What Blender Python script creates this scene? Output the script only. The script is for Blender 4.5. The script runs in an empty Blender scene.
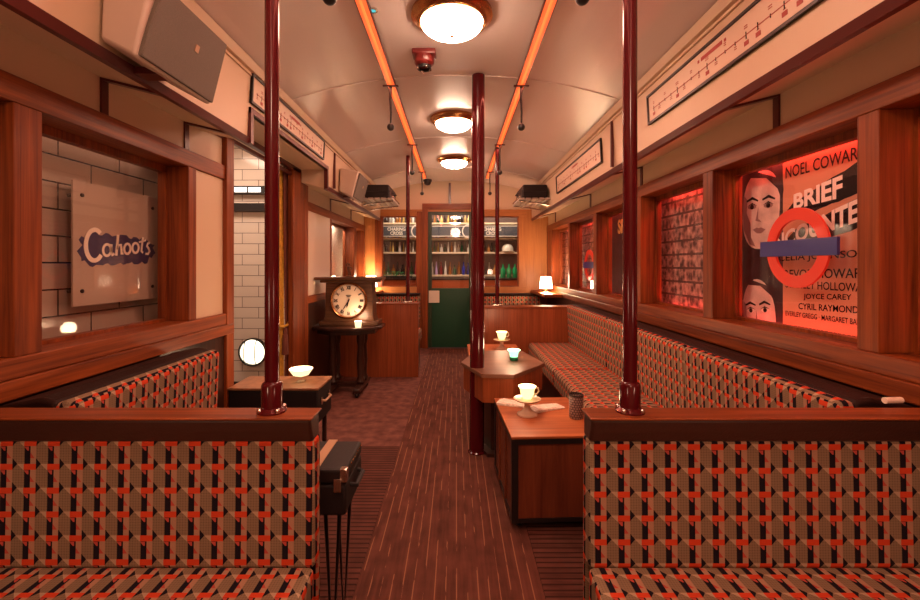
import bpy, bmesh, math, random
from mathutils import Vector, Matrix
random.seed(7)
PI = math.pi
SC = bpy.context.scene
COL = SC.collection
# ------------------------------------------------------------------ camera, world, exposure
F = 435.0; CX, CY = 456.0, 265.0; EYE = 1.2            # focal length in px, vanishing point, eye height
cam = bpy.data.cameras.new('camera'); cam_o = bpy.data.objects.new('camera', cam); COL.objects.link(cam_o)
cam.sensor_width = 36.0; cam.sensor_fit = 'HORIZONTAL'; cam.lens = F * 36.0 / 920.0
cam.shift_x = (460 - CX) / 920.0; cam.shift_y = -(300 - CY) / 920.0
cam_o.location = (0, 0, EYE); cam_o.rotation_euler = (PI / 2, 0, 0)
cam.clip_start = 0.02
SC.camera = cam_o
W = bpy.data.worlds.new('world'); SC.world = W; W.use_nodes = True
W.node_tree.nodes['Background'].inputs[0].default_value = (1.0, 0.45, 0.3, 1)
W.node_tree.nodes['Background'].inputs[1].default_value = 0.0
SC.view_settings.view_transform = 'Standard'; SC.view_settings.look = 'None'
SC.view_settings.gamma = 1.0; SC.view_settings.use_curve_mapping = False
SC.view_settings.exposure = 1.48
DOME_E = 20.0; STRIP_E = 0.5; RED_W = 2.3; BAR_W = 15.0; SHADE_E = 10.0; CUP_E = 0.7; CANDLE_W = 1.3

def area(name, loc, size, energy, color, rot=(0, 0, 0)):
    l = bpy.data.lights.new(name, 'AREA'); l.shape = 'RECTANGLE'; l.size, l.size_y = size
    l.energy = energy; l.color = color
    o = bpy.data.objects.new(name, l); COL.objects.link(o); o.location = loc; o.rotation_euler = rot
    return o
def point(name, loc, energy, color, r=0.03):
    l = bpy.data.lights.new(name, 'POINT'); l.energy = energy; l.color = color; l.shadow_soft_size = r
    o = bpy.data.objects.new(name, l); COL.objects.link(o); o.location = loc
    return o
RED = (1.0, 0.055, 0.038)
# red tape lights inside the cavity behind the right-hand windows, above each window head
for ya, yb in ((0.5, 1.34), (1.43, 2.22), (2.32, 3.09), (3.2, 4.06), (4.16, 5.02), (5.1, 5.95)):
    kk = 0.25 if ya < 1 else 1.0
    area('window_tape_light', (1.505, (ya + yb) / 2, 1.70), (0.05, yb - ya - 0.1), RED_W * kk, RED)
    area('window_tape_light', (1.505, (ya + yb) / 2, 0.88), (0.05, yb - ya - 0.1), RED_W * 0.9 * kk, RED, (PI, 0, 0))
# unseen area lights in the left window cavities, the tiled lobby and the bar
area('cavity_light', (-1.51, 1.75, 1.74), (0.04, 0.8), 0.16, (1, 0.60, 0.42))
area('cavity_light', (-1.51, 5.1, 1.74), (0.04, 1.0), 5.0, (1, 0.80, 0.62))
area('lobby_light', (-1.95, 3.4, 2.32), (0.6, 0.5), 6, (1, 0.70, 0.54))
area('bar_light', (0, 7.1, 2.42), (2.4, 0.3), BAR_W, (1, 0.82, 0.66))
# the carriage goes on behind the viewpoint; the rear lights below are added fill
# what the two orange-red ceiling strips shed
for xs_ in (-0.425, 0.425):
    area('strip_light', (xs_, 2.75, 2.345), (0.04, 6.6), 6.5, (1.0, 0.24, 0.15))
point('rear_fill_light', (-0.02, -0.75, 2.2), 11.0, (1, 0.62, 0.42), 0.15)  # added fill at the next lamp position, boosted to light the bench fronts
point('rear_soffit_fill', (-1.0, -0.2, 1.0), 2.6, (1, 0.66, 0.44), 0.08); point('rear_soffit_fill', (1.0, -0.2, 1.0), 2.6, (1, 0.58, 0.40), 0.08)  # added fill to brighten the soffits; no table lamps stand there

# ------------------------------------------------------------------ shader helpers
class N:
    """socket wrapper with arithmetic"""
    def __init__(s, nt, sock): s.nt, s.s = nt, sock
    def op(s, kind, b=None, c=None):
        n = s.nt.nodes.new('ShaderNodeMath'); n.operation = kind
        s.nt.links.new(s.s, n.inputs[0])
        for i, v in ((1, b), (2, c)):
            if v is None: continue
            if isinstance(v, N): s.nt.links.new(v.s, n.inputs[i])
            else: n.inputs[i].default_value = v
        return N(s.nt, n.outputs[0])
    def __add__(s, o): return s.op('ADD', o)
    def __sub__(s, o): return s.op('SUBTRACT', o)
    def __mul__(s, o): return s.op('MULTIPLY', o)
    def lt(s, o): return s.op('LESS_THAN', o)
    def gt(s, o): return s.op('GREATER_THAN', o)
    def frac(s): return s.op('FRACT')
    def abs(s): return s.op('ABSOLUTE')
    def between(s, a, b): return s.gt(a) * s.lt(b)
MATS = {}
def base(name):
    m = bpy.data.materials.new(name); m.use_nodes = True
    MATS[name] = m
    return m, m.node_tree, m.node_tree.nodes['Principled BSDF']
def rgba(c): return (c[0], c[1], c[2], 1.0)
def mat(name, col, rough=0.5, metal=0.0, spec=0.5, emit=None, estr=0.0, coat=0.0, noise=0.0, nscale=30.0, bump=0.0, trans=0.0):
    m, nt, b = base(name)
    b.inputs['Base Color'].default_value = rgba(col); b.inputs['Roughness'].default_value = rough
    b.inputs['Metallic'].default_value = metal; b.inputs['Specular IOR Level'].default_value = spec
    b.inputs['Coat Weight'].default_value = coat; b.inputs['Transmission Weight'].default_value = trans
    if emit: b.inputs['Emission Color'].default_value = rgba(emit); b.inputs['Emission Strength'].default_value = estr
    if noise or bump:
        tc = nt.nodes.new('ShaderNodeTexCoord'); nz = nt.nodes.new('ShaderNodeTexNoise')
        nz.inputs['Scale'].default_value = nscale; nz.inputs['Detail'].default_value = 5
        nt.links.new(tc.outputs['Object'], nz.inputs['Vector'])
        if noise:
            r = nt.nodes.new('ShaderNodeValToRGB')
            r.color_ramp.elements[0].position = 0.3; r.color_ramp.elements[1].position = 0.7
            r.color_ramp.elements[0].color = rgba([c * (1 - noise) for c in col])
            r.color_ramp.elements[1].color = rgba([min(1, c * (1 + noise)) for c in col])
            nt.links.new(nz.outputs[0], r.inputs[0]); nt.links.new(r.outputs[0], b.inputs['Base Color'])
        if bump:
            bp = nt.nodes.new('ShaderNodeBump'); bp.inputs['Strength'].default_value = bump; bp.inputs['Distance'].default_value = 0.002
            nt.links.new(nz.outputs[0], bp.inputs['Height']); nt.links.new(bp.outputs[0], b.inputs['Normal'])
    return m
def wood(name, axis, dark, light, rough=0.42, coat=0.05, fine=1.0):
    m, nt, b = base(name)
    tc = nt.nodes.new('ShaderNodeTexCoord'); mp = nt.nodes.new('ShaderNodeMapping')
    s = [70 * fine] * 3; s['xyz'.index(axis)] = 2.2
    mp.inputs['Scale'].default_value = s
    nz = nt.nodes.new('ShaderNodeTexNoise'); nz.inputs['Scale'].default_value = 1.0; nz.inputs['Detail'].default_value = 6
    nz.inputs['Roughness'].default_value = 0.6; nz.inputs['Distortion'].default_value = 0.5
    n2 = nt.nodes.new('ShaderNodeTexNoise'); n2.inputs['Scale'].default_value = 0.16; n2.inputs['Detail'].default_value = 2
    nt.links.new(tc.outputs['Object'], mp.inputs[0]); nt.links.new(mp.outputs[0], nz.inputs['Vector']); nt.links.new(mp.outputs[0], n2.inputs['Vector'])
    k = N(nt, nz.outputs[0]) * 0.65 + N(nt, n2.outputs[0]) * 0.35
    r = nt.nodes.new('ShaderNodeValToRGB')
    r.color_ramp.elements[0].position = 0.34; r.color_ramp.elements[1].position = 0.66
    r.color_ramp.elements[0].color = rgba(dark); r.color_ramp.elements[1].color = rgba(light)
    nt.links.new(k.s, r.inputs[0]); nt.links.new(r.outputs[0], b.inputs['Base Color'])
    b.inputs['Roughness'].default_value = rough; b.inputs['Coat Weight'].default_value = coat; b.inputs['Coat Roughness'].default_value = 0.25; b.inputs['Specular IOR Level'].default_value = 0.25
    return m
def mixc(nt, fac, a, b):
    n = nt.nodes.new('ShaderNodeMix'); n.data_type = 'RGBA'
    nt.links.new(fac.s, n.inputs[0])
    for i, v in ((6, a), (7, b)):
        if isinstance(v, tuple): n.inputs[i].default_value = rgba(v)
        else: nt.links.new(v, n.inputs[i])
    return n.outputs[2]
def moquette(name, cell=0.0573):
    """1930s style woven plush: black bars, red bars, black arrowheads and tan facets on a taupe check"""
    m, nt, b = base(name)
    uv = nt.nodes.new('ShaderNodeUVMap'); sp = nt.nodes.new('ShaderNodeSeparateXYZ'); nt.links.new(uv.outputs[0], sp.inputs[0])
    U = N(nt, sp.outputs[0]) * (1 / cell); V = N(nt, sp.outputs[1]) * (-1 / cell)
    a = U.frac(); v = V.frac()
    vc = (V + 0.5).frac() - 0.5                                   # -0.5 .. 0.5 about the top edge of the red bar
    TA, TL, PK, RD, BK, DR = (0.235, 0.157, 0.098), (0.41, 0.285, 0.185), (0.37, 0.205, 0.130), (0.55, 0.056, 0.020), (0.014, 0.010, 0.014), (0.42, 0.07, 0.05)
    gl = ((U * 9.0).frac().lt(0.3) + (V * 9.0).frac().lt(0.3)) * 0.4
    c = mixc(nt, gl, TA, (0.13, 0.088, 0.055))
    col2 = a.between(0.27, 0.52)
    c = mixc(nt, col2, c, PK)
    # small red triangle in the pink column
    tri = col2 * v.between(0.5, 0.76) * (a - 0.27).lt((v - 0.5) * 0.75)
    c = mixc(nt, tri, c, DR)
    # light facet right of the arrowhead
    fac = a.gt(0.72) * v.lt(0.25) * (a - 0.72).gt(vc * 1.0) * vc.gt(0.0)
    c = mixc(nt, fac, c, TL)
    # arrowhead
    arr = a.gt(0.52) * ((a - 0.52) + vc.abs() * 0.87).lt(0.21)
    c = mixc(nt, arr, c, BK)
    # black bar with its red corner
    bar = a.between(0.03, 0.28) * v.gt(0.25)
    c = mixc(nt, bar, c, BK)
    cor = a.lt(0.21) * v.between(0.27, 0.44) * (a * 1.0).gt((v - 0.27) * 0.9)
    c = mixc(nt, cor * a.gt(0.03), c, DR)
    c = mixc(nt, a.lt(0.52) * v.lt(0.25), c, RD)
    nz = nt.nodes.new('ShaderNodeTexNoise'); nz.inputs['Scale'].default_value = 420; nz.inputs['Detail'].default_value = 2
    nt.links.new(uv.outputs[0], nz.inputs['Vector'])
    bp = nt.nodes.new('ShaderNodeBump'); bp.inputs['Strength'].default_value = 0.35; bp.inputs['Distance'].default_value = 0.002
    nt.links.new(nz.outputs[0], bp.inputs['Height']); nt.links.new(bp.outputs[0], b.inputs['Normal'])
    nt.links.new(c, b.inputs['Base Color']); b.inputs['Roughness'].default_value = 0.95; b.inputs['Specular IOR Level'].default_value = 0.05
    return m
def bricks(name, c1, c2, mortar, bw, rh, ms, rough, bump=0.4):
    m, nt, b = base(name)
    uv = nt.nodes.new('ShaderNodeUVMap'); t = nt.nodes.new('ShaderNodeTexBrick')
    nt.links.new(uv.outputs[0], t.inputs['Vector'])
    t.inputs['Color1'].default_value = rgba(c1); t.inputs['Color2'].default_value = rgba(c2); t.inputs['Mortar'].default_value = rgba(mortar)
    t.inputs['Scale'].default_value = 1.0; t.inputs['Brick Width'].default_value = bw; t.inputs['Row Height'].default_value = rh
    t.inputs['Mortar Size'].default_value = ms; t.inputs['Mortar Smooth'].default_value = 0.3
    nt.links.new(t.outputs['Color'], b.inputs['Base Color'])
    bp = nt.nodes.new('ShaderNodeBump'); bp.invert = True; bp.inputs['Strength'].default_value = bump; bp.inputs['Distance'].default_value = 0.004
    nt.links.new(t.outputs['Fac'], bp.inputs['Height']); nt.links.new(bp.outputs[0], b.inputs['Normal'])
    b.inputs['Roughness'].default_value = rough
    return m
def stripes(name, axis, period, width, c_base, c_line, broken=0.0, rough=0.95, bumpy=0.0):
    m, nt, b = base(name)
    tc = nt.nodes.new('ShaderNodeTexCoord'); sp = nt.nodes.new('ShaderNodeSeparateXYZ'); nt.links.new(tc.outputs['Object'], sp.inputs[0])
    q = N(nt, sp.outputs['XYZ'.index(axis)]) * (1 / period)
    line = q.frac().lt(width)
    nz = nt.nodes.new('ShaderNodeTexNoise'); mp = nt.nodes.new('ShaderNodeMapping')
    s = [60, 60, 60]; s['XYZ'.index('Y' if axis == 'X' else 'X')] = 5; mp.inputs['Scale'].default_value = s
    nt.links.new(tc.outputs['Object'], mp.inputs[0]); nt.links.new(mp.outputs[0], nz.inputs['Vector']); nz.inputs['Scale'].default_value = 1.0; nz.inputs['Detail'].default_value = 3
    if broken: line = line * N(nt, nz.outputs[0]).gt(broken)
    n3 = nt.nodes.new('ShaderNodeTexNoise'); n3.inputs['Scale'].default_value = 9; n3.inputs['Detail'].default_value = 6
    nt.links.new(tc.outputs['Object'], n3.inputs['Vector'])
    r = nt.nodes.new('ShaderNodeValToRGB')
    r.color_ramp.elements[0].color = rgba([c * 0.6 for c in c_base]); r.color_ramp.elements[1].color = rgba([c * 1.4 for c in c_base])
    r.color_ramp.elements[0].position = 0.3; r.color_ramp.elements[1].position = 0.7
    k = N(nt, n3.outputs[0]) * 0.5 + N(nt, nz.outputs[0]) * 0.5
    nt.links.new(k.s, r.inputs[0])
    nt.links.new(mixc(nt, line, r.outputs[0], c_line), b.inputs['Base Color'])
    b.inputs['Roughness'].default_value = rough; b.inputs['Specular IOR Level'].default_value = 0.15
    return m
def glassmat(name, tint=(1, 1, 1), ior=1.5, boost=1.0):
    m, nt, b = base(name); nt.nodes.remove(b)
    out = nt.nodes['Material Output']; tr = nt.nodes.new('ShaderNodeBsdfTransparent'); gl = nt.nodes.new('ShaderNodeBsdfGlossy')
    tr.inputs[0].default_value = rgba(tint); gl.inputs['Roughness'].default_value = 0.02
    ge = nt.nodes.new('ShaderNodeNewGeometry'); vm = nt.nodes.new('ShaderNodeVectorMath'); vm.operation = 'DOT_PRODUCT'
    nt.links.new(ge.outputs['Incoming'], vm.inputs[0]); nt.links.new(ge.outputs['Normal'], vm.inputs[1])
    c = N(nt, vm.outputs['Value']).abs(); f0 = ((ior - 1) / (ior + 1)) ** 2
    k = ((c * -1.0 + 1.0).op('POWER', 5.0) * (1 - f0) + f0) * boost          # Schlick reflectance, the same from both sides
    mx = nt.nodes.new('ShaderNodeMixShader')
    nt.links.new(k.s, mx.inputs[0]); nt.links.new(tr.outputs[0], mx.inputs[1]); nt.links.new(gl.outputs[0], mx.inputs[2]); nt.links.new(mx.outputs[0], out.inputs[0])
    return m

TD, TLt = (0.080, 0.013, 0.003), (0.30, 0.070, 0.015)
WX = wood('red_teak_x', 'x', TD, TLt); WY = wood('red_teak_y', 'y', TD, TLt); WZ = wood('red_teak_z', 'z', TD, TLt)
OZ = wood('honey_oak_z', 'z', (0.30, 0.105, 0.030), (0.47, 0.185, 0.060)); OX = wood('honey_oak_x', 'x', (0.30, 0.105, 0.030), (0.47, 0.185, 0.060))
PZ = wood('mahogany_panel_z', 'z', (0.17, 0.034, 0.010), (0.33, 0.080, 0.024), 0.4, 0.2)
TBX = wood('trunk_ply', 'x', (0.22, 0.055, 0.016), (0.46, 0.14, 0.045), 0.5, 0.05, 0.5)
TBF = wood('trunk_ply_front', 'z', (0.095, 0.022, 0.010), (0.21, 0.055, 0.022), 0.35, 0.3, 0.45)
TBB = wood('brown_table_top', 'x', (0.12, 0.050, 0.030), (0.20, 0.085, 0.048), 0.5, 0.05)
DWZ = wood('black_walnut', 'z', (0.020, 0.008, 0.006), (0.055, 0.020, 0.012), 0.3, 0.3)
CLK = wood('clock_walnut', 'x', (0.040, 0.017, 0.009), (0.115, 0.050, 0.022), 0.35, 0.3)
CREAM = mat('cream_paint', (0.60, 0.44, 0.30), 0.45)
CEIL = mat('ceiling_paint', (0.66, 0.54, 0.50), 0.30)
WHITEP = mat('white_laminate', (0.66, 0.55, 0.45), 0.22, coat=0.3)
OXB = mat('oxblood_gloss', (0.070, 0.004, 0.006), 0.13, spec=0.35)
OXT = mat('oxblood_trim', (0.085, 0.011, 0.009), 0.3)
LEATH = mat('dark_brown_leather', (0.018, 0.006, 0.004), 0.6, spec=0.15, bump=0.5, nscale=160)
LEATHB = mat('brown_leather_band', (0.050, 0.017, 0.011), 0.42, bump=0.4, nscale=160)
MOQ = moquette('geometric_moquette')
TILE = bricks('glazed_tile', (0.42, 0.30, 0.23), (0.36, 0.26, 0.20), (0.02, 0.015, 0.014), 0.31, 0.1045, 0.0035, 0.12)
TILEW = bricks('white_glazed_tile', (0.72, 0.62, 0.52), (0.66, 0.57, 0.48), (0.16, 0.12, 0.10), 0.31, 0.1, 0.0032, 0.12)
BRICK = bricks('sooty_brick', (0.55, 0.36, 0.28), (0.16, 0.09, 0.07), (0.62, 0.46, 0.40), 0.11, 0.052, 0.005, 0.6)
BLACK = mat('black_paint', (0.012, 0.009, 0.009), 0.35)
MATB = mat('matt_black', (0.010, 0.008, 0.008), 0.7)
IRON = mat('black_iron', (0.014, 0.012, 0.012), 0.4, 0.6)
BRASS = mat('aged_brass', (0.50, 0.25, 0.10), 0.25, 1.0)
CHROME = mat('dull_chrome', (0.55, 0.48, 0.43), 0.25, 1.0)
DOMEM = mat('opal_glass', (0.9, 0.85, 0.8), 0.25, emit=(1.0, 0.66, 0.46), estr=DOME_E)
LEDM = mat('orange_tube', (0.4, 0.1, 0.03), 0.4, emit=(1.0, 0.085, 0.015), estr=STRIP_E)
LEDC = mat('orange_tube_dots', (0.4, 0.15, 0.03), 0.4, emit=(1.0, 0.17, 0.03), estr=STRIP_E * 1.2)
TEAL = mat('teal_led', (0.1, 0.5, 0.55), 0.3, emit=(0.08, 0.55, 0.65), estr=0.35)
REDPL = mat('red_plastic', (0.15, 0.012, 0.010), 0.35)
GREYG = mat('speaker_grille', (0.125, 0.10, 0.078), 0.75, noise=0.15, nscale=400, bump=0.4)
RACKM = mat('pale_rack_enamel', (0.42, 0.34, 0.29), 0.4)
SPKW = mat('speaker_shell', (0.56, 0.44, 0.36), 0.45)
SHEET = mat('map_paper', (0.66, 0.50, 0.38), 0.35, coat=0.2)
INK = mat('black_ink', (0.010, 0.008, 0.010), 0.8, spec=0.1)
MAPRED = mat('red_ink', (0.36, 0.035, 0.025), 0.5)
GLASS = glassmat('window_glass')
GLASSC = glassmat('clear_glass', (0.97, 0.97, 0.95), 1.5, 1.6)
ACRYL = mat('frosted_acrylic', (0.40, 0.285, 0.215), 0.35, spec=0.3)
NAVY = mat('navy_paint', (0.028, 0.022, 0.075), 0.5)
LETTER = mat('cream_lettering', (0.78, 0.64, 0.52), 0.4)
POSTP = mat('poster_orange_paper', (0.62, 0.29, 0.18), 0.6, spec=0.2)
POSTD = mat('poster_dark_ink', (0.030, 0.016, 0.022), 0.6, noise=0.4, nscale=18)
POSTF = mat('poster_skin_tint', (0.72, 0.56, 0.52), 0.5, noise=0.22, nscale=14)
POSTS = mat('poster_skin_shade', (0.30, 0.17, 0.17), 0.5)
POSTW = mat('poster_white_ink', (0.88, 0.80, 0.74), 0.5)
POSTY = mat('poster_yellow_ink', (0.75, 0.55, 0.16), 0.5)
RNDR = mat('roundel_red', (0.75, 0.045, 0.02), 0.35, coat=0.3)
RNDB = mat('roundel_blue', (0.030, 0.035, 0.22), 0.35, coat=0.3)
RUNNER = stripes('striped_runner', 'X', 0.040, 0.10, (0.098, 0.034, 0.023), (0.25, 0.115, 0.062), 0.47)
MATR = stripes('ribbed_mat', 'Y', 0.030, 0.28, (0.095, 0.034, 0.024), (0.036, 0.013, 0.009))
CARPET = mat('plain_carpet', (0.140, 0.056, 0.043), 0.95, spec=0.1, noise=0.35, nscale=14, bump=0.5)
FLOORB = mat('floor_boards', (0.06, 0.025, 0.018), 0.6)
GREEN = mat('bottle_green_paint', (0.006, 0.058, 0.028), 0.3, coat=0.3)
DGREEN = mat('door_stile_green', (0.020, 0.036, 0.014), 0.4)
DIAL = mat('clock_dial', (0.66, 0.56, 0.44), 0.4)
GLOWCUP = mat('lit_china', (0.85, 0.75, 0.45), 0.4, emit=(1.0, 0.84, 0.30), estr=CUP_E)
CHINA = mat('cream_china', (0.62, 0.46, 0.33), 0.25, coat=0.4)
GLOWG = mat('lit_green_glass', (0.3, 0.75, 0.5), 0.15, emit=(0.25, 0.85, 0.45), estr=0.9)
GREENGL = mat('green_glass_foot', (0.02, 0.22, 0.10), 0.12)
FLAME = mat('candle_flame', (1, 0.8, 0.4), 0.4, emit=(1.0, 0.72, 0.32), estr=8.0)
WAX = mat('lit_wax', (0.9, 0.8, 0.6), 0.5, emit=(1.0, 0.80, 0.42), estr=0.55)
PAPER = mat('newsprint', (0.70, 0.60, 0.52), 0.8, noise=0.25, nscale=90)
TIN = bricks('perforated_tin', (0.36, 0.26, 0.23), (0.28, 0.20, 0.18), (0.08, 0.05, 0.05), 0.012, 0.012, 0.0022, 0.35)
SHADE = mat('lit_lamp_shade', (0.95, 0.85, 0.7), 0.6, emit=(1.0, 0.76, 0.50), estr=SHADE_E)
GOLD = mat('gold_velvet', (0.50, 0.27, 0.025), 0.8, noise=0.3, nscale=25)
BROWNV = mat('brown_velvet', (0.12, 0.028, 0.014), 0.85)
BULB = mat('bulkhead_glass', (0.9, 0.85, 0.75), 0.3, emit=(1.0, 0.86, 0.60), estr=0.9)
LITP = mat('lit_white_panel', (0.9, 0.9, 0.85), 0.4, emit=(1.0, 0.9, 0.8), estr=1.6)
CASEL = mat('brown_suitcase_leather', (0.075, 0.035, 0.024), 0.5, noise=0.25, nscale=30)
CASED = mat('black_suitcase_leather', (0.012, 0.007, 0.007), 0.6, spec=0.3, bump=0.4, nscale=220)
CASET = mat('tan_suitcase_top', (0.27, 0.120, 0.050), 0.5, noise=0.25, nscale=25)
TANL = mat('tan_leather', (0.42, 0.25, 0.14), 0.5)
SLATE = mat('slate_sign', (0.060, 0.060, 0.070), 0.5)
BARW = mat('lit_bar_shelf', (0.70, 0.52, 0.34), 0.4)
BARWALL = mat('bar_back_wall', (0.15, 0.085, 0.07), 0.4)
ORANGE = mat('orange_bar_front', (0.62, 0.13, 0.03), 0.3, coat=0.4)
SWITCH = mat('pale_push_plate', (0.66, 0.56, 0.46), 0.4)

# ------------------------------------------------------------------ mesh helpers
class MB:
    def __init__(s): s.v = []; s.f = []; s.sm = []
    def add(s, vs, fs, smooth=False):
        o = len(s.v); s.v += [tuple(v) for v in vs]
        for f in fs: s.f.append(tuple(i + o for i in f)); s.sm.append(smooth)
        return s
    def box(s, x0, x1, y0, y1, z0, z1):
        x0, x1 = sorted((x0, x1)); y0, y1 = sorted((y0, y1)); z0, z1 = sorted((z0, z1))
        v = [(x0, y0, z0), (x1, y0, z0), (x1, y1, z0), (x0, y1, z0), (x0, y0, z1), (x1, y0, z1), (x1, y1, z1), (x0, y1, z1)]
        return s.add(v, [(0, 3, 2, 1), (4, 5, 6, 7), (0, 1, 5, 4), (1, 2, 6, 5), (2, 3, 7, 6), (3, 0, 4, 7)])
    def hexa(s, v):   # eight corners: bottom four then top four, both counter-clockwise from above
        return s.add(v, [(0, 3, 2, 1), (4, 5, 6, 7), (0, 1, 5, 4), (1, 2, 6, 5), (2, 3, 7, 6), (3, 0, 4, 7)])
    def prism(s, pts, fn, smooth=False):   # closed 2D outline; fn(a, b, k) -> xyz for k = 0, 1
        n = len(pts); v = [fn(a, b, 0) for a, b in pts] + [fn(a, b, 1) for a, b in pts]
        s.add(v, [tuple(range(n - 1, -1, -1)), tuple(range(n, 2 * n))])
        o = len(s.v) - 2 * n
        for i in range(n):
            j = (i + 1) % n; s.f.append((o + i, o + j, o + n + j, o + n + i)); s.sm.append(smooth)
        return s
    def along_y(s, pts, y0, y1): return s.prism(pts, lambda a, b, k: (a, (y0, y1)[k], b))
    def along_x(s, pts, x0, x1): return s.prism(pts, lambda a, b, k: ((x0, x1)[k], a, b))
    def along_z(s, pts, z0, z1): return s.prism(pts, lambda a, b, k: (a, b, (z0, z1)[k]))
    def tube(s, path, r, n=12, cap=True):
        P = [Vector(p) for p in path]; m = len(P); R = r if isinstance(r, (list, tuple)) else [r] * m
        v = []; up = None
        for i in range(m):
            t = (P[min(i + 1, m - 1)] - P[max(i - 1, 0)]).normalized()
            if up is None:
                up = Vector((0, 0, 1)) if abs(t.z) < 0.9 else Vector((1, 0, 0))
            a = t.cross(up).normalized(); b = a.cross(t).normalized(); up = b
            for j in range(n):
                q = 2 * PI * j / n; v.append(P[i] + (a * math.cos(q) + b * math.sin(q)) * R[i])
        f = []
        for i in range(m - 1):
            for j in range(n):
                k = (j + 1) % n; f.append((i * n + j, i * n + k, (i + 1) * n + k, (i + 1) * n + j))
        s.add(v, f, True)
        if cap:
            o = len(s.v) - m * n
            s.f += [tuple(o + j for j in range(n - 1, -1, -1)), tuple(o + (m - 1) * n + j for j in range(n))]; s.sm += [False, False]
        return s
    def lathe(s, prof, c, n=32, axis='z'):
        v = []; f = []; m = len(prof)
        for r, h in prof:
            for j in range(n):
                q = 2 * PI * j / n; a, b = max(r, 1e-4) * math.cos(q), max(r, 1e-4) * math.sin(q)
                if axis == 'z': v.append((c[0] + a, c[1] + b, c[2] + h))
                elif axis == 'y': v.append((c[0] + a, c[1] + h, c[2] + b))
                else: v.append((c[0] + h, c[1] + a, c[2] + b))
        for i in range(m - 1):
            for j in range(n):
                k = (j + 1) % n; f.append((i * n + j, i * n + k, (i + 1) * n + k, (i + 1) * n + j))
        f += [tuple(range(n)), tuple((m - 1) * n + j for j in range(n))]
        return s.add(v, f, True)
    def ball(s, c, r, n=16, sx=1, sy=1, sz=1):
        prof = [(r * math.sin(PI * i / n), -r * math.cos(PI * i / n)) for i in range(n + 1)]
        o = len(s.v); s.lathe(prof, (0, 0, 0), n * 2)
        s.v[o:] = [(c[0] + x * sx, c[1] + y * sy, c[2] + z * sz) for x, y, z in s.v[o:]]
        return s
    def ring(s, c, r_out, r_in, h0, h1, axis='z', n=40):
        pr = [(r_in, h0), (r_out, h0), (r_out, h1), (r_in, h1)]; v = []; f = []
        for r, h in pr:
            for j in range(n):
                q = 2 * PI * j / n; a, b = r * math.cos(q), r * math.sin(q)
                v.append({'z': (c[0] + a, c[1] + b, c[2] + h), 'y': (c[0] + a, c[1] + h, c[2] + b), 'x': (c[0] + h, c[1] + a, c[2] + b)}[axis])
        for i in range(4):
            for j in range(n):
                k = (j + 1) % n; i2 = (i + 1) % 4; f.append((i * n + j, i * n + k, i2 * n + k, i2 * n + j))
        return s.add(v, f, True)
    def text(s, body, size, org, right, up, depth=0.001, bold=0.0, sx=1.0, align='CENTER', shear=0.0):
        cu = bpy.data.curves.new('t', 'FONT'); cu.body = body; cu.size = size; cu.align_x = align; cu.align_y = 'CENTER'
        cu.extrude = depth / 2; cu.offset = bold; cu.resolution_u = 4; cu.shear = shear
        o = bpy.data.objects.new('t', cu); COL.objects.link(o); dg = bpy.context.evaluated_depsgraph_get(); dg.update()
        me = bpy.data.meshes.new_from_object(o.evaluated_get(dg))
        R, U_ = Vector(right).normalized(), Vector(up).normalized(); Nn = R.cross(U_); O = Vector(org)
        s.add([O + R * v.co.x * sx + U_ * v.co.y + Nn * v.co.z for v in me.vertices], [tuple(p.vertices) for p in me.polygons])
        bpy.data.objects.remove(o); bpy.data.curves.remove(cu); bpy.data.meshes.remove(me)
        return s
    def build(s, name, m, parent=None, bevel=0.0, seg=2, uvrot=False, uvoff=(0, 0), kind=None, fixn=True):
        off = wloc(parent)
        me = bpy.data.meshes.new(name)
        me.from_pydata([tuple(Vector(v) - off) for v in s.v], [], s.f)
        for p, q in zip(me.polygons, s.sm): p.use_smooth = q
        bm = bmesh.new(); bm.from_mesh(me)
        if fixn: bmesh.ops.recalc_face_normals(bm, faces=bm.faces)
        if bevel:
            es = [e for e in bm.edges if len(e.link_faces) == 2 and e.calc_face_angle(0) > 0.6]
            for f in bm.faces: f.smooth = False
            nb = bmesh.ops.bevel(bm, geom=es, offset=bevel, segments=seg, affect='EDGES', profile=0.5, clamp_overlap=True)
            for f in nb['faces']: f.smooth = True
        uv = bm.loops.layers.uv.new('UVMap')
        for f in bm.faces:
            n = f.normal; ax = max(range(3), key=lambda i: abs(n[i]))
            for l in f.loops:
                x, y, z = l.vert.co + off
                u, w = ((y, z), (x, z), (x, y))[ax]
                if ax == 2 and uvrot: u, w = y, x
                l[uv].uv = (u + uvoff[0], w + uvoff[1])
        bm.to_mesh(me); bm.free()
        flags = [p.use_smooth for p in me.polygons]
        me.set_sharp_from_angle(angle=math.radians(40))
        me.polygons.foreach_set('use_smooth', flags)
        me.materials.append(m)
        o = bpy.data.objects.new(name, me); COL.objects.link(o)
        if parent: o.parent = parent
        if kind: o['kind'] = kind
        return o
def wloc(o):
    v = Vector((0, 0, 0))
    while o: v = v + o.location; o = o.parent
    return v
def tag(o, label, cat, group=None):
    o['label'] = label; o['category'] = cat
    if group: o['group'] = group
    return o
def thing(name, label, cat, loc=(0, 0, 0), group=None, rotz=0.0):
    o = bpy.data.objects.new(name, None); COL.objects.link(o); o.location = loc; o.empty_display_size = 0.05
    o.rotation_euler = (0, 0, rotz)
    return tag(o, label, cat, group)
def struct(name, mb, m, parent=None, **k):
    return mb.build(name, m, parent, kind='structure', **k)
def kids(o): return [c for c in bpy.data.objects if c.parent == o]
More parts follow.
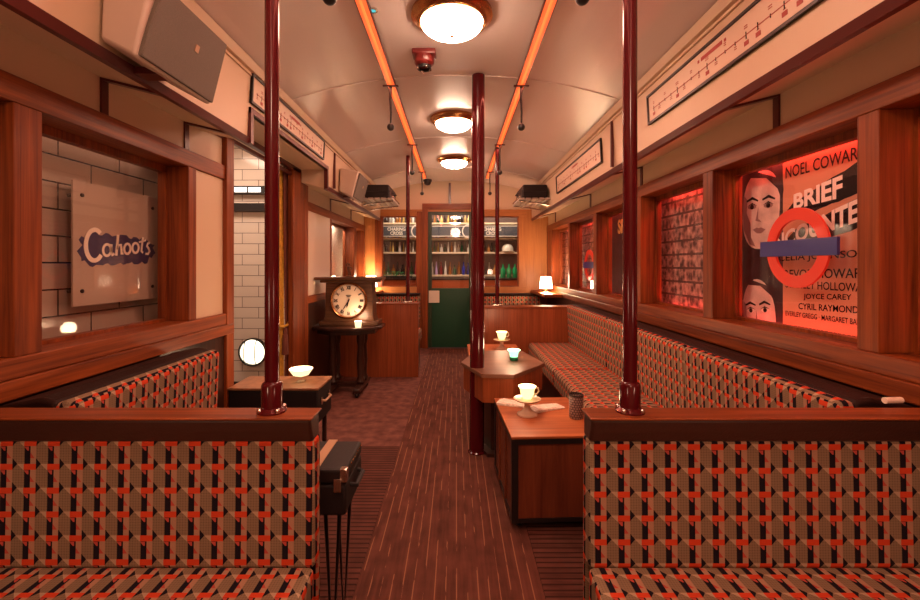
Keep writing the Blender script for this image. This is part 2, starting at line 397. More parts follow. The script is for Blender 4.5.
def dup(o, loc, label, rotz=None):
    r = o.copy(); COL.objects.link(r); r.location = loc; r['label'] = label
    if rotz is not None: r.rotation_euler = (0, 0, rotz)
    for ch in kids(o):
        c = ch.copy(); COL.objects.link(c); c.parent = r
        for g in kids(ch):
            d = g.copy(); COL.objects.link(d); d.parent = c
    return r
def at(px, py, Y): return Vector(((px - CX) / F * Y, Y, EYE - (py - CY) / F * Y))
TR = [0]
def trim(mb, m, **k):
    TR[0] += 1
    return struct('trim_%d' % TR[0], mb, m, **k)

# ------------------------------------------------------------------ the setting
YB, YE = -1.6, 6.29             # rear and far end of the carriage
XW = 1.33; XG = 1.437           # inner face of the side walls, plane of the window glass
struct('floor', MB().box(-2.7, 1.7, YB, 8.0, -0.1, 0.0), FLOORB)
# ceiling: barrel vault
def vault(x): return 2.415 - 0.165 * (abs(x) / 1.08) ** 2.2
xs = [-1.08 + 2.16 * i / 24 for i in range(25)]
struct('ceiling', MB().along_y([(x, vault(x)) for x in xs] + [(1.08, 2.6), (-1.08, 2.6)], YB, YE + 0.05), CEIL)
for y in (1.44, 2.79, 4.12, 5.42):
    trim(MB().prism([(x, vault(x) - 0.006) for x in xs] + [(x, vault(x) + 0.01) for x in reversed(xs)], lambda a, b, k, y=y: (a, y + (-0.011, 0.011)[k], b)), CEIL)
# side walls: below and above the window band
def sidewall(sgn, name, holes):
    mb = MB()
    y = YB
    spans = []
    for h in holes: spans.append((y, h[0])); y = h[1]
    spans.append((y, YE))
    for a, b in spans:
        mb.box(sgn * XW, sgn * 1.455, a, b, 0, 0.81)
        mb.box(sgn * XW, sgn * 1.455, a, b, 1.76, 2.3)
    for a, b in holes: mb.box(sgn * XW, sgn * 1.455, a, b, 1.99, 2.3)
    return struct(name, mb, CREAM)
sidewall(1, 'wall_right', []); sidewall(-1, 'wall_left', [(2.55, 3.74)])
struct('wall_rear', MB().box(-1.45, 1.45, YB - 0.08, YB, 0, 2.6), CREAM)
# dark wainscot below the window rail
trim(MB().box(1.318, XW, YB, YE, 0, 0.80), DWZ)
trim(MB().box(-XW, -1.318, YB, 2.47, 0, 0.80), DWZ); trim(MB().box(-XW, -1.318, 3.82, YE, 0, 0.86), DWZ)
# coffers over the windows
COF = [(1.34, 1.905), (1.10, 1.845), (1.095, 1.86), (1.075, 2.262), (1.34, 2.3)]
mir = lambda p: [(-a, b) for a, b in p]
struct('wall_coffer_right', MB().along_y(COF, YB, YE), CREAM)
struct('wall_coffer_left', MB().along_y(mir(COF), YB, 2.29), CREAM)
struct('wall_coffer_far_left', MB().along_y(mir(COF), 3.66, YE), CREAM)
struct('wall_coffer_over_opening', MB().along_y(mir([(1.34, 2.0), (1.088, 2.0), (1.075, 2.262), (1.34, 2.3)]), 2.28, 3.67), CREAM)
STR = [(1.112, 1.836), (1.093, 1.838), (1.081, 1.868), (1.103, 1.874)]
trim(MB().along_y(STR, YB, YE), OXT); trim(MB().along_y(mir(STR), YB, 2.30), OXT); trim(MB().along_y(mir(STR), 3.655, YE), OXT)
for s in (1, -1):
    trim(MB().along_y([(s * 1.06, 2.215), (s * 1.09, 2.21), (s * 1.09, 2.25), (s * 1.04, 2.25)], YB, YE), CREAM)   # cornice
    trim(MB().along_y([(s * 1.068, 2.19), (s * 1.085, 2.19), (s * 1.085, 2.198), (s * 1.068, 2.198)], YB, YE), CREAM)
# oxblood edging of the recess over the opening
trim(MB().box(-1.105, -1.074, 2.28, 2.31, 1.84, 2.03), OXT); trim(MB().box(-1.105, -1.074, 3.64, 3.67, 1.84, 2.03), OXT)
trim(MB().box(-1.105, -1.073, 2.28, 3.67, 2.0, 2.028), OXT)
trim(MB().box(-1.335, -1.315, 2.31, 3.65, 1.92, 1.945), OXT)
trim(MB().box(-1.335, -1.30, 2.31, 3.65, 1.965, 2.0), OXT)
# brackets under the coffers
def bracket(sgn, y):
    trim(MB().box(sgn * 1.322, sgn * XW, y - 0.016, y + 0.016, 1.765, 1.905), OXT)
    trim(MB().hexa([(min(sgn * 1.10, sgn * 1.32), y - 0.016, 1.0), ] * 0 or [
        (sgn * 1.11, y - 0.016, 1.838), (sgn * 1.322, y - 0.016, 1.892), (sgn * 1.322, y + 0.016, 1.892), (sgn * 1.11, y + 0.016, 1.838),
        (sgn * 1.11, y - 0.016, 1.85), (sgn * 1.322, y - 0.016, 1.905), (sgn * 1.322, y + 0.016, 1.905), (sgn * 1.11, y + 0.016, 1.85)]), OXT)
for y in (0.45, 1.80, 3.11, 4.29, 5.80): bracket(1, y)
for y in (0.5, 1.64, 2.14, 4.6, 5.5): bracket(-1, y)
for s, y in ((-1, 3.85), (-1, 4.55), (1, 3.0)):
    trim(MB().box(s * 1.086, s * 1.066, y - 0.009, y + 0.009, 1.875, 2.19), OXT)

# window band, right
WR = [(0.50, 1.349), (1.425, 2.225), (2.314, 3.094), (3.20, 4.07), (4.16, 5.03), (5.10, 5.96)]
WL = [(0.45, 1.29), (1.381, 2.135)]
WL2 = [(4.60, 5.60), (5.74, 6.20)]
Z0, Z1 = 0.925, 1.685
trim(MB().box(1.298, 1.46, YB, YE, 0.803, 0.862), WY, bevel=0.005); trim(MB().box(1.304, 1.46, YB, YE, 0.8625, Z0), WY, bevel=0.005)
trim(MB().box(1.312, 1.46, YB, YE, Z1, 1.766), WY, bevel=0.004)
trim(MB().box(-1.298, -1.46, YB, 2.55, 0.803, 0.862), WY, bevel=0.005); trim(MB().box(-1.304, -1.46, YB, 2.55, 0.8625, Z0), WY, bevel=0.005)
trim(MB().box(-1.312, -1.46, YB, 2.55, Z1, 1.766), WY, bevel=0.004)
trim(MB().box(-1.298, -1.46, 3.82, YE, 0.86, Z0), WY, bevel=0.004)
trim(MB().box(-1.312, -1.46, 3.82, YE, Z1, 1.766), WY, bevel=0.004)
def posts(sgn, wins, y_end, y_start):
    y = y_start
    for a, b in wins + [(y_end, None)]:
        trim(MB().box(sgn * 1.312, sgn * 1.46, y, a, Z0, Z1), WZ, bevel=0.004)
        y = b
posts(1, WR, YE, YB); posts(-1, WL, 2.20, YB); posts(-1, WL2, YE, 4.55)
# cream panel beside the opening and its door post
struct('wall_panel_left', MB().box(-1.325, -1.455, 2.20, 2.47, Z0, Z1), CREAM)
trim(MB().box(-1.30, -1.46, 2.47, 2.55, 0, 1.93), WZ, bevel=0.004)
trim(MB().box(-1.30, -1.345, 3.48, 3.74, 0, 1.99), WZ, bevel=0.004)
trim(MB().box(-1.30, -1.46, 3.742, 3.83, 0, 1.9), WZ, bevel=0.004)
struct('wall_panel_far_left', MB().box(-1.318, -1.455, 3.83, 4.55, Z0, Z1), WHITEP)
WN = [0]
def window(sgn, a, b):
    WN[0] += 1
    mb = MB()
    x0, x1 = sgn * (XG - 0.018), sgn * (XG + 0.018); w = 0.014; wt = 0.032
    mb.box(x0, x1, a, a + w, Z0, Z1); mb.box(x0, x1, b - w, b, Z0, Z1)
    mb.box(x0, x1, a + w, b - w, Z0, Z0 + w); mb.box(x0, x1, a + w, b - w, Z1 - wt, Z1)
    o = struct('window_%d' % WN[0], mb, WZ)
    MB().box(sgn * (XG - 0.003), sgn * (XG + 0.003), a + w, b - w, Z0 + w, Z1 - wt).build('pane', GLASS, o)
for a, b in WR: window(1, a, b)
for a, b in WL: window(-1, a, b)
for a, b in WL2: window(-1, a, b)
# cavities behind the windows
struct('wall_outer_right', MB().box(1.56, 1.62, YB, YE + 0.05, 0, 2.6), BRICK)
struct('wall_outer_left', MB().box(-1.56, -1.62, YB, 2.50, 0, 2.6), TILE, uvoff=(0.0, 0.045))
struct('wall_outer_far_left', MB().box(-1.56, -1.62, 4.18, YE + 0.05, 0, 2.6), WHITEP)
struct('ceiling_cavity_right', MB().box(1.34, 1.62, YB, YE, 2.3, 2.36), MATB)
struct('ceiling_cavity_left', MB().box(-1.62, -1.34, YB, 2.5, 2.3, 2.36), MATB)
# tiled lobby beyond the opening
struct('wall_lobby_far', MB().box(-2.6, -1.455, 4.10, 4.17, 0.1, 2.45), TILEW)
struct('baseboard_lobby', MB().box(-2.6, -1.455, 4.085, 4.17, 0, 0.1), BLACK)
struct('wall_lobby_left', MB().box(-2.66, -2.6, 2.44, 4.17, 0, 2.45), TILEW)
struct('wall_lobby_near', MB().box(-2.6, -1.62, 2.44, 2.5, 0, 2.45), TILEW)
struct('ceiling_lobby', MB().box(-2.66, -1.34, 2.44, 4.17, 2.4, 2.46), CEIL)

# end wall (honey oak below, cream above) with two windows and the green door
DX0, DX1 = -0.405, 0.232
mb = MB().box(-1.455, 1.455, YE, YE + 0.06, 2.0, 2.6)
struct('wall_end', mb, CREAM)
def ew(x0, x1, z0, z1, m=OZ, d=0.0): return trim(MB().box(x0, x1, YE - 0.012 - d, YE + 0.06, z0, z1), m, bevel=0.003)
EL0, EL1, ER0, ER1 = -1.07, -0.565, 0.33, 0.905; EZ0, EZ1 = 0.885, 1.905
ew(-1.33, EL0 - 0.10, 0, 2.0); ew(EL0 - 0.10, EL0, EZ0, EZ1, WZ, 0.006); ew(EL1, DX0 - 0.08, 0, 2.0, WZ)
ew(DX1 + 0.07, ER0, 0, 2.0, WZ); ew(ER1, ER1 + 0.11, EZ0, EZ1, OZ, 0.01); ew(ER1 + 0.11, 1.33, 0, 2.0)
ew(EL0 - 0.10, EL1, EZ1, 2.0, OX, 0.008); ew(ER0, ER1 + 0.11, EZ1, 2.0, OX, 0.008)
ew(EL0 - 0.10, EL1, 0.77, EZ0, OX, 0.012); ew(ER0, ER1 + 0.11, 0.77, EZ0, OX, 0.012)
ew(EL0 - 0.10, EL1, 0, 0.77, WX); ew(ER0, ER1 + 0.11, 0, 0.77, WX)
ew(DX0 - 0.08, DX0, 0, 2.04, WZ, 0.03); ew(DX1, DX1 + 0.07, 0, 2.04, WZ, 0.03); ew(DX0 - 0.08, DX1 + 0.07, 2.0, 2.085, WX, 0.032)
trim(MB().box(-1.33, 1.33, YE - 0.028, YE, 1.97, 2.0), OX)
trim(MB().box(-0.105, -0.075, YE - 0.02, YE, 2.085, 2.385), OXT)
for k, (a, b) in enumerate(((EL0, EL1), (ER0, ER1))):
    WN[0] += 1
    mb = MB(); w = 0.014
    mb.box(a, a + w, YE, YE + 0.04, EZ0, EZ1); mb.box(b - w, b, YE, YE + 0.04, EZ0, EZ1)
    mb.box(a + w, b - w, YE, YE + 0.04, EZ0, EZ0 + w); mb.box(a + w, b - w, YE, YE + 0.04, EZ1 - w, EZ1)
    o = struct('window_%d' % WN[0], mb, WZ)
    MB().box(a + w, b - w, YE + 0.017, YE + 0.023, EZ0 + w, EZ1 - w).build('pane', GLASS, o)
mb = MB(); gx0, gx1, gz0, gz1 = DX0 + 0.055, DX1 - 0.045, 0.865, 1.925
mb.box(DX0, gx0, YE, YE + 0.045, 0.01, 2.0).box(gx1, DX1, YE, YE + 0.045, 0.01, 2.0).box(gx0, gx1, YE, YE + 0.045, gz1, 2.0)
door = struct('door_1', mb, DGREEN, bevel=0.003)
MB().box(gx0, gx1, YE + 0.005, YE + 0.04, 0.01, gz0).build('lower_panel', GREEN, door, bevel=0.003)
MB().box(gx0, gx1, YE + 0.019, YE + 0.025, gz0, gz1).build('pane', GLASS, door)
MB().box(DX0 + 0.01, DX0 + 0.165, YE - 0.006, YE + 0.004, 0.655, 0.83).build('push_plate', SWITCH, door, bevel=0.002)
# bar room beyond
struct('wall_bar_back', MB().box(-1.8, 1.8, 7.80, 7.88, 0, 2.6), BARWALL)
struct('wall_bar_left', MB().box(-1.86, -1.8, YE + 0.06, 7.88, 0, 2.6), BARWALL)
struct('wall_bar_right', MB().box(1.8, 1.86, YE + 0.06, 7.88, 0, 2.6), BARWALL)
struct('ceiling_bar', MB().box(-1.86, 1.86, YE + 0.06, 7.88, 2.5, 2.6), BARWALL)
struct('floor_bar', MB().box(-1.86, 1.86, YE + 0.06, 7.88, -0.02, 0.002), FLOORB)

# floor coverings
tag(MB().box(-0.37, 0.32, YB, 6.2, 0.0, 0.008).build('carpet_runner', RUNNER), 'long brown aisle carpet with thin pale lengthwise stripes', 'carpet')
tag(MB().box(-1.31, -0.372, YB, 2.86, 0.0, 0.007).build('floor_mat', MATR), 'dark ribbed floor matting left of the striped aisle carpet', 'mat')
tag(MB().box(0.322, 1.31, YB, 6.2, 0.0, 0.007).build('floor_mat', MATR), 'dark ribbed floor matting right of the aisle, under the tables', 'mat')
tag(MB().box(-1.31, -0.372, 2.862, 6.2, 0.0, 0.007).build('plain_carpet', CARPET), 'plain dusty rose carpet around the clock stand', 'carpet')

# ------------------------------------------------------------------ seats
def front_bench(x0, x1, label, ph):
    """faces the viewpoint, its back towards the far end"""
    t = thing('booth_bench', label, 'bench', ((x0 + x1) / 2, 1.1, 0.0), 'moquette benches')
    MB().along_x([(1.055, 0.46), (1.062, 0.775), (1.112, 0.775), (1.112, 0.02), (1.09, 0.02), (1.085, 0.46)], x0, x1).build('backrest', MOQ, t, bevel=0.014, seg=3, uvoff=ph)
    MB().along_x([(1.060, 0.768), (1.045, 0.80), (1.037, 0.830), (1.108, 0.830), (1.112, 0.768)], x0 + 0.003, x1 - 0.003).build('leather_roll', LEATHB, t, bevel=0.008, seg=3)
    MB().box(x0 - 0.002, x1 + 0.002, 1.032, 1.114, 0.830, 0.835).build('top_cap', WX, t, bevel=0.002)
    MB().box(x0, x1, 0.56, 1.064, 0.33, 0.466).build('seat_cushion', MOQ, t, bevel=0.014, seg=4)
    MB().box(x0 + 0.02, x1 - 0.02, 0.60, 1.08, 0.01, 0.328).build('plinth', DWZ, t, bevel=0.004)
    return t
front_bench(-1.312, -0.345, 'moquette bench in the left foreground, seat towards the viewer, pole on its cap', (0.0227, 0.0299))
front_bench(0.322, 1.312, 'moquette bench in the right foreground, seat towards the viewer, pole on its cap', (0.0076, 0.0396))
def wall_bench(sgn, y0, y1, cuts, front, label):
    t = thing('wall_bench', label, 'bench', (sgn * 1.0, (y0 + y1) / 2, 0), 'moquette benches')
    cs = [y0] + cuts + [y1]
    X = lambda x: sgn * x
    for a, b in zip(cs, cs[1:]):
        MB().along_y([(X(1.09), 0.43), (X(1.075), 0.805), (X(1.10), 0.82), (X(1.15), 0.80), (X(1.29), 0.76), (X(1.29), 0.43)], a + 0.003, b - 0.003).build('back_cushion', MOQ, t, bevel=0.02, seg=3)
        MB().box(X(front), X(1.10), a + 0.002, b - 0.002, 0.31, 0.45).build('seat_cushion', MOQ, t, bevel=0.03, seg=4, uvrot=True)
    MB().along_y([(X(1.118), 0.78), (X(1.125), 0.816), (X(1.17), 0.826), (X(1.296), 0.80), (X(1.296), 0.77)], y0, y1).build('leather_roll', LEATH, t, bevel=0.012, seg=3)
    MB().box(X(front + 0.05), X(1.29), y0 + 0.01, y1 - 0.01, 0.01, 0.31).build('plinth', DWZ, t)
wall_bench(1, 1.22, 4.235, [2.07, 3.15], 0.70, 'long moquette bench along the red-lit right-hand windows')
wall_bench(-1, 1.22, 1.99, [], 0.74, 'short moquette bench along the left wall under the sign window')
def screen_bench(x0, x1, y, pole_x, label):
    """wooden back towards the viewer, seat on the far side"""
    t = thing('screen_bench', label, 'bench', ((x0 + x1) / 2, y, 0), 'moquette benches')
    MB().box(x0, x1, y, y + 0.045, 0.008, 0.775).build('back_panel', PZ, t, bevel=0.004)
    MB().box(x0 - 0.005, x1 + 0.005, y - 0.006, y + 0.19, 0.775, 0.792).build('top_cap', WX, t, bevel=0.004)
    MB().box(x0 + 0.01, x1 - 0.01, y + 0.046, y + 0.17, 0.43, 0.772).build('backrest', MOQ, t, bevel=0.02, seg=3)
    MB().box(x0 + 0.01, x1 - 0.01, y + 0.15, y + 0.60, 0.31, 0.45).build('seat_cushion', MOQ, t, bevel=0.03, seg=4)
    MB().box(x0 + 0.03, x1 - 0.03, y + 0.05, y + 0.55, 0.008, 0.31).build('plinth', DWZ, t)
screen_bench(-1.27, -0.40, 4.62, -0.52, 'wood-backed bench at far left, behind the clock table')
screen_bench(0.275, 1.29, 4.25, 0.41, 'wood-backed bench at far right, at the end of the long bench')
def end_bench(x0, x1, label):
    t = thing('end_bench', label, 'bench', ((x0 + x1) / 2, 6.1, 0), 'moquette benches')
    MB().box(x0, x1, 6.11, 6.245, 0.43, 0.765).build('backrest', MOQ, t, bevel=0.016, seg=3)
    MB().box(x0, x1, 6.10, 6.255, 0.768, 0.80).build('leather_roll', LEATH, t, bevel=0.012, seg=3)
    MB().box(x0, x1, 5.66, 6.105, 0.31, 0.45).build('seat_cushion', MOQ, t, bevel=0.03, seg=4)
    MB().box(x0 + 0.02, x1 - 0.02, 5.72, 6.22, 0.008, 0.31).build('plinth', DWZ, t)
end_bench(-1.30, -0.51, 'moquette bench against the end wall, left of the green door')
end_bench(0.36, 1.20, 'moquette bench against the end wall, right of the green door')

# ------------------------------------------------------------------ poles
def pole(x, y, z0, z1, r, label, sleeve=True, far=False):
    t = thing('grab_pole', label, 'pole', (x, y, z0), 'oxblood grab poles')
    MB().tube([(x, y, z0), (x, y, z1)], r, 20).build('shaft', OXB, t)
    if sleeve:
        MB().lathe([(r * 1.45, 0.004), (r * 1.45, 0.066), (r * 1.3, 0.072), (r, 0.076)], (x, y, z0), 24).build('sleeve', OXB, t)
        MB().lathe([(r * 2.05, 0), (r * 2.05, 0.004), (r * 1.6, 0.01), (r * 1.45, 0.012)], (x, y, z0), 24).build('base_flange', OXB, t)
        fl = [c for c in t.children if c.name.startswith('base_flange')][0]
        for k in range(4):
            q = PI / 4 + k * PI / 2
            MB().lathe([(0.0065, 0.0), (0.0065, 0.006), (0.003, 0.0095), (0, 0.0095)], (x + r * 1.8 * math.cos(q), y + r * 1.8 * math.sin(q), z0 + 0.0035), 8).build('bolt', CHROME, fl)
    else:
        MB().box(x - 0.045, x + 0.045, y - 0.02, y + 0.02, z0 - 0.045 + 0.045, z0 + 0.02).build('foot_bracket', CHROME, t, bevel=0.004)
    return t
pole(-0.459, 1.085, 0.835, vault(0.47) - 0.002, 0.0172, 'oxblood pole rising from the cap of the left foreground bench')
pole(0.434, 1.085, 0.835, vault(0.44) - 0.002, 0.0172, 'oxblood pole rising from the cap of the right foreground bench')
pole(-0.52, 4.70, 0.792, vault(0.52) - 0.002, 0.020, 'oxblood pole standing on the far left wood-backed bench', False)
pole(0.41, 4.33, 0.792, vault(0.41) - 0.002, 0.020, 'oxblood pole standing on the far right wood-backed bench', False)
t = thing('pillar', 'thick glossy oxblood pillar from the aisle floor to the ceiling', 'pillar', (0.137, 2.777, 0.008))
MB().tube([(0.132, 2.777, 0.012), (0.143, 2.777, 2.41)], [0.047, 0.0405], 32).build('shaft', OXB, t)
MB().lathe([(0.055, 0), (0.055, 0.006), (0.048, 0.012)], (0.132, 2.777, 0.008), 32).build('floor_collar', OXB, t)

# ------------------------------------------------------------------ ceiling fittings
def dome_lamp(y, label):
    x = -0.02; z = vault(0) - 0.001
    t = thing('ceiling_lamp', label, 'ceiling lamp', (x, y, z), 'brass-ringed ceiling lamps')
    MB().lathe([(0.195, 0.0), (0.197, -0.018), (0.186, -0.026), (0.180, -0.030), (0.172, -0.040), (0.160, -0.046), (0.152, -0.046), (0.150, -0.02)], (x, y, z), 48).build('brass_ring', BRASS, t)
    pr = [(0.150 * math.cos(q), -0.044 - 0.062 * math.sin(q)) for q in [PI / 2 * i / 10 for i in range(11)]]
    bw = MB().lathe(pr, (x, y, z), 40).build('opal_bowl', DOMEM, t)
    MB().lathe([(0.010, -0.104), (0.010, -0.112), (0.004, -0.118)], (x, y, z), 14).build('finial', BRASS, bw)
dome_lamp(2.10, 'brass-ringed opal ceiling lamp nearest the viewer, at the top of the photo')
dome_lamp(3.60, 'brass-ringed opal ceiling lamp, the middle one of three')
dome_lamp(4.98, 'brass-ringed opal ceiling lamp furthest away, nearest the green door')
dome_lamp(0.62, 'brass-ringed opal ceiling lamp overhead above the foreground benches')
for s, nm in ((-1, 'left'), (1, 'right')):
    x = s * 0.425; z = vault(0.425)
    t = thing('light_strip', 'glowing orange light strip along the ceiling on the %s of the lamps' % nm, 'light strip', (x, 3.2, z - 0.01))
    MB().box(x - 0.030, x + 0.030, -0.6, 5.9, z - 0.014, z - 0.004).build('channel', OXT, t)
    MB().box(x - 0.023, x + 0.023, -0.6, 5.89, z - 0.022, z - 0.0142).build('diffuser', LEDM, t, bevel=0.003)
    MB().box(x - 0.006, x + 0.006, -0.6, 5.89, z - 0.0245, z - 0.0221).build('hot_line', LEDC, t)
# strap hangers with ball grips
SG = 'ball strap hangers'
def strap(x, y, label, ref=[]):
    z = vault(x) - 0.022
    if ref:
        return dup(ref[0], (x, y, z), label)
    t = thing('strap_hanger', label, 'strap', (x, y, z), SG)
    MB().box(x - 0.05, x + 0.05, y - 0.009, y + 0.009, z - 0.012, z - 0.003).build('bracket', OXT, t, bevel=0.002)
    MB().tube([(x, y, z - 0.01), (x - 0.003, y, z - 0.09), (x + 0.002, y, z - 0.18), (x, y, z - 0.255)], [0.010, 0.0085, 0.0065, 0.006], 10).build('spring_stem', MATB, t)
    MB().ball((x, y, z - 0.275), 0.024, 12).build('ball_grip', BLACK, t)
    ref.append(t); return t
for i, y in enumerate((1.46, 2.83, 4.22, 5.45)):
    for s, nm in ((-1, 'left'), (1, 'right')):
        o = ('nearest', 'second', 'third', 'furthest')[i]
        strap(s * 0.425, y, 'black ball strap hanger, %s of those on the %s light strip' % (o, nm))
# downlight, sounder, camera dome
x, y = -0.30, 1.975*0.80; y = 2.04; x = (373 - CX) / F * y; z = vault(x)
t = thing('downlight', 'small teal-lit recessed downlight beside the left orange strip', 'downlight', (x, y, z))
MB().ring((x, y, z), 0.024, 0.014, -0.007, -0.001, n=24).build('bezel', CHROME, t)
MB().lathe([(0.0135, -0.001), (0.0135, -0.004), (0.008, -0.006)], (x, y, z), 20).build('led', TEAL, t)
x, y = -0.18, 2.47; z = vault(x)
t = thing('alarm_sounder', 'red fire alarm sounder on the ceiling behind the nearest lamp', 'alarm', (x, y, z))
MB().box(x - 0.066, x + 0.066, y - 0.05, y + 0.05, z - 0.030, z - 0.002).build('base', REDPL, t, bevel=0.006)
MB().lathe([(0.055, -0.030), (0.057, -0.065), (0.046, -0.080), (0.030, -0.084)], (x, y, z), 24).build('horn', REDPL, t)
MB().ring((x, y, z - 0.092), 0.040, 0.030, -0.008, 0.008, n=24).build('guard', BLACK, t)
for k in range(4):
    q = k * PI / 2 + 0.4
    MB().ball((x + 0.036 * math.cos(q), y + 0.036 * math.sin(q), z - 0.098), 0.008, 8).build('stud', CHROME, t)
x, y = (427.5 - CX) / F * 6.1, 6.1; z = vault(x)
t = thing('dome_camera', 'small black dome camera on the ceiling above the green door', 'camera', (x, y, z))
MB().lathe([(0.062, 0), (0.062, -0.025), (0.05, -0.03)], (x, y, z), 24).build('base', BLACK, t)
MB().lathe([(0.05, -0.03), (0.046, -0.058), (0.03, -0.076), (0.0, -0.082)], (x, y, z), 24).build('bubble', BLACK, t)

# ------------------------------------------------------------------ speakers on the coffers
def speaker(y0, y1, label):
    t = thing('wall_speaker', label, 'speaker', (-1.06, (y0 + y1) / 2, 1.82), 'white wall speakers')
    e = 0.05
    A = Vector((-0.95, 0, 1.82)); B = Vector((-0.886, 0, 2.055))           # face, bottom to top
    def ring4(f, back):  # corners at depth back
        d = Vector((-0.96, 0, 0.26)) * back
        return d
    bx0, bx1 = -1.083, -1.073
    v = [(-1.083, y0 + 0.02, 1.885), (-0.952, y0 - 0.015, 1.815), (-0.952, y1, 1.815), (-1.083, y1 - 0.05, 1.885),
         (-1.073, y0 + 0.02, 2.10), (-0.893, y0 - 0.012, 2.062), (-0.893, y1, 2.062), (-1.073, y1 - 0.05, 2.10)]
    MB().hexa(v).build('cabinet', SPKW, t, bevel=0.014, seg=3)
    g = 0.014
    def P(u, w, out): p = A + (B - A) * w; return (p.x + out * 0.96, y0 + (y1 - y0) * u, p.z - out * 0.26)
    pts = []
    n = 8
    for i in range(n + 1): w = 0.03 + 0.94 * i / n; pts.append((-0.005 + 0.045 * w ** 2, w))
    for i in range(n + 1): w = 0.97 - 0.94 * i / n; pts.append((0.975 - 0.02 * w, w))
    MB().prism(pts, lambda a, b, k: P(a, b, (-0.006, 0.010)[k])).build('grille', GREYG, t, bevel=0.004)
    MB().prism([(0.53, 0.53), (0.58, 0.53), (0.58, 0.63), (0.53, 0.63)], lambda a, b, k: P(a, b, (0.008, 0.0125)[k])).build('maker_badge', TANL, t)
    MB().box(-1.083, -1.0, (y0 + y1) / 2 - 0.03, (y0 + y1) / 2 + 0.03, 1.845, 1.868).build('bracket', OXT, t)
speaker(1.30, 1.69, 'pale wall speaker with grey grille at the upper left, near the viewer')
speaker(4.0, 4.4, 'pale wall speaker above the clock, at far left near the luggage rack')

# luggage racks and suitcases on them
def rack(s, nm):
    t = thing('luggage_rack', 'slatted luggage rack on the %s coffer near the end wall' % nm, 'rack', (s * 0.98, 5.3, 1.93), 'overhead luggage racks')
    for k in range(5):
        x = s * (0.76 + 0.075 * k)
        MB().box(x - 0.029, x + 0.029, 5.0, 5.62, 1.955, 1.975).build('slat', RACKM, t, bevel=0.003)
    for y in (5.08, 5.54):
        MB().tube([(s * 1.08, y, 1.90), (s * 0.95, y, 1.925), (s * 0.74, y, 1.948), (s * 0.735, y, 1.99)], 0.009, 8).build('bracket', CHROME, t)
    MB().tube([(s * 0.735, 5.0, 1.99), (s * 0.735, 5.62, 1.99)], 0.009, 8).build('rail', CHROME, t)
    c = thing('suitcase', 'black suitcase lying on the %s luggage rack' % nm, 'suitcase', (s * 0.92, 5.3, 1.975), 'suitcases on the overhead racks')
    MB().hexa([(min(s*0.765, s*1.06), 5.03, 1.976), (max(s*0.765, s*1.06), 5.03, 1.976), (max(s*0.765, s*1.06), 5.58, 1.976), (min(s*0.765, s*1.06), 5.58, 1.976),
               (min(s*0.775, s*1.06), 5.04, 2.135), (max(s*0.775, s*1.06), 5.04, 2.135), (max(s*0.775, s*1.06), 5.57, 2.135), (min(s*0.775, s*1.06), 5.57, 2.135)]).build('shell', CASED, c, bevel=0.02, seg=3)
    MB().box(s * 0.762, s * 1.05, 5.026, 5.032, 2.05, 2.058).build('seam', MATB, c)
    MB().tube([(s * 0.762, 5.22, 2.06), (s * 0.735, 5.24, 2.055), (s * 0.735, 5.36, 2.055), (s * 0.762, 5.38, 2.06)], 0.008, 8).build('handle', MATB, c)
rack(-1, 'left'); rack(1, 'right')

# ------------------------------------------------------------------ line maps
def line_map(sgn, y0, y1, z0, z1, label, title):
    xf = lambda z: 1.095 - 0.02 * (z - 1.86) / 0.402 - 0.003
    X = lambda z, o=0.0: sgn * (xf(z) - o)
    t = thing('line_map', label, 'map', (X((z0 + z1) / 2), (y0 + y1) / 2, z0), 'framed line maps')
    w = 0.011
    def slab(a, b, za, zb, o0, o1):
        return MB().prism([(a, za), (b, za), (b, zb), (a, zb)], lambda p, q, k: (X(q, (o0, o1)[k]), p, q))
    slab(y0, y1, z0, z1, 0.0, 0.006).build('sheet', SHEET, t)
    f = MB()
    for q in (slab(y0, y1, z0, z0 + w, 0.0, 0.014), slab(y0, y1, z1 - w, z1, 0.0, 0.014), slab(y0, y0 + w, z0 + w, z1 - w, 0.0, 0.014), slab(y1 - w, y1, z0 + w, z1 - w, 0.0, 0.014)):
        f.add(q.v, q.f)
    f.build('frame', BLACK, t)
    zc = (z0 + z1) / 2 - 0.008
    ln = slab(y0 + 0.06, y1 - 0.06, zc - 0.0016, zc + 0.0016, 0.006, 0.0075)
    n = 22; L = y1 - y0 - 0.14
    R, U_ = (0, -sgn, 0), (-sgn * 0, 0, 1)
    for k in range(n):
        y = y0 + 0.07 + L * k / (n - 1)
        big = k % 4 == 1 or k in (6, 8)
        h = 0.016 if big else 0.008
        q = slab(y - 0.0018, y + 0.0018, zc - h, zc + h * 0.7, 0.006, 0.0075); q.build('station_tick', INK, t)
        if big:
            q = slab(y - 0.012, y + 0.012, zc - 0.038, zc - 0.022, 0.006, 0.0075); q.build('interchange_block', MAPRED, t)
        for d in (-1, 1):
            if k % 2 == (d > 0):
                wd = random.uniform(0.012, 0.026)
                for r_ in range(2):
                    q = slab(y - wd / 2, y + wd / 2, zc + d * 0.024 + r_ * 0.008, zc + d * 0.024 + r_ * 0.008 + 0.003, 0.006, 0.0072); q.build('station_name', MAPRED, t)
    ln.build('route_line', MAPRED, t)
    ym = y0 + (y1 - y0) * title
    slab(ym - 0.075, ym + 0.075, z1 - 0.050, z1 - 0.034, 0.006, 0.0075).build('title_bar', MAPRED, t)
    for d in (-0.095, 0.095):
        slab(ym + d - 0.006, ym + d + 0.006, z1 - 0.049, z1 - 0.037, 0.006, 0.0075).build('title_mark', MAPRED, t)
line_map(1, 0.98, 2.435, 1.982, 2.142, 'long framed line map on the right coffer, nearest the viewer', 0.585)
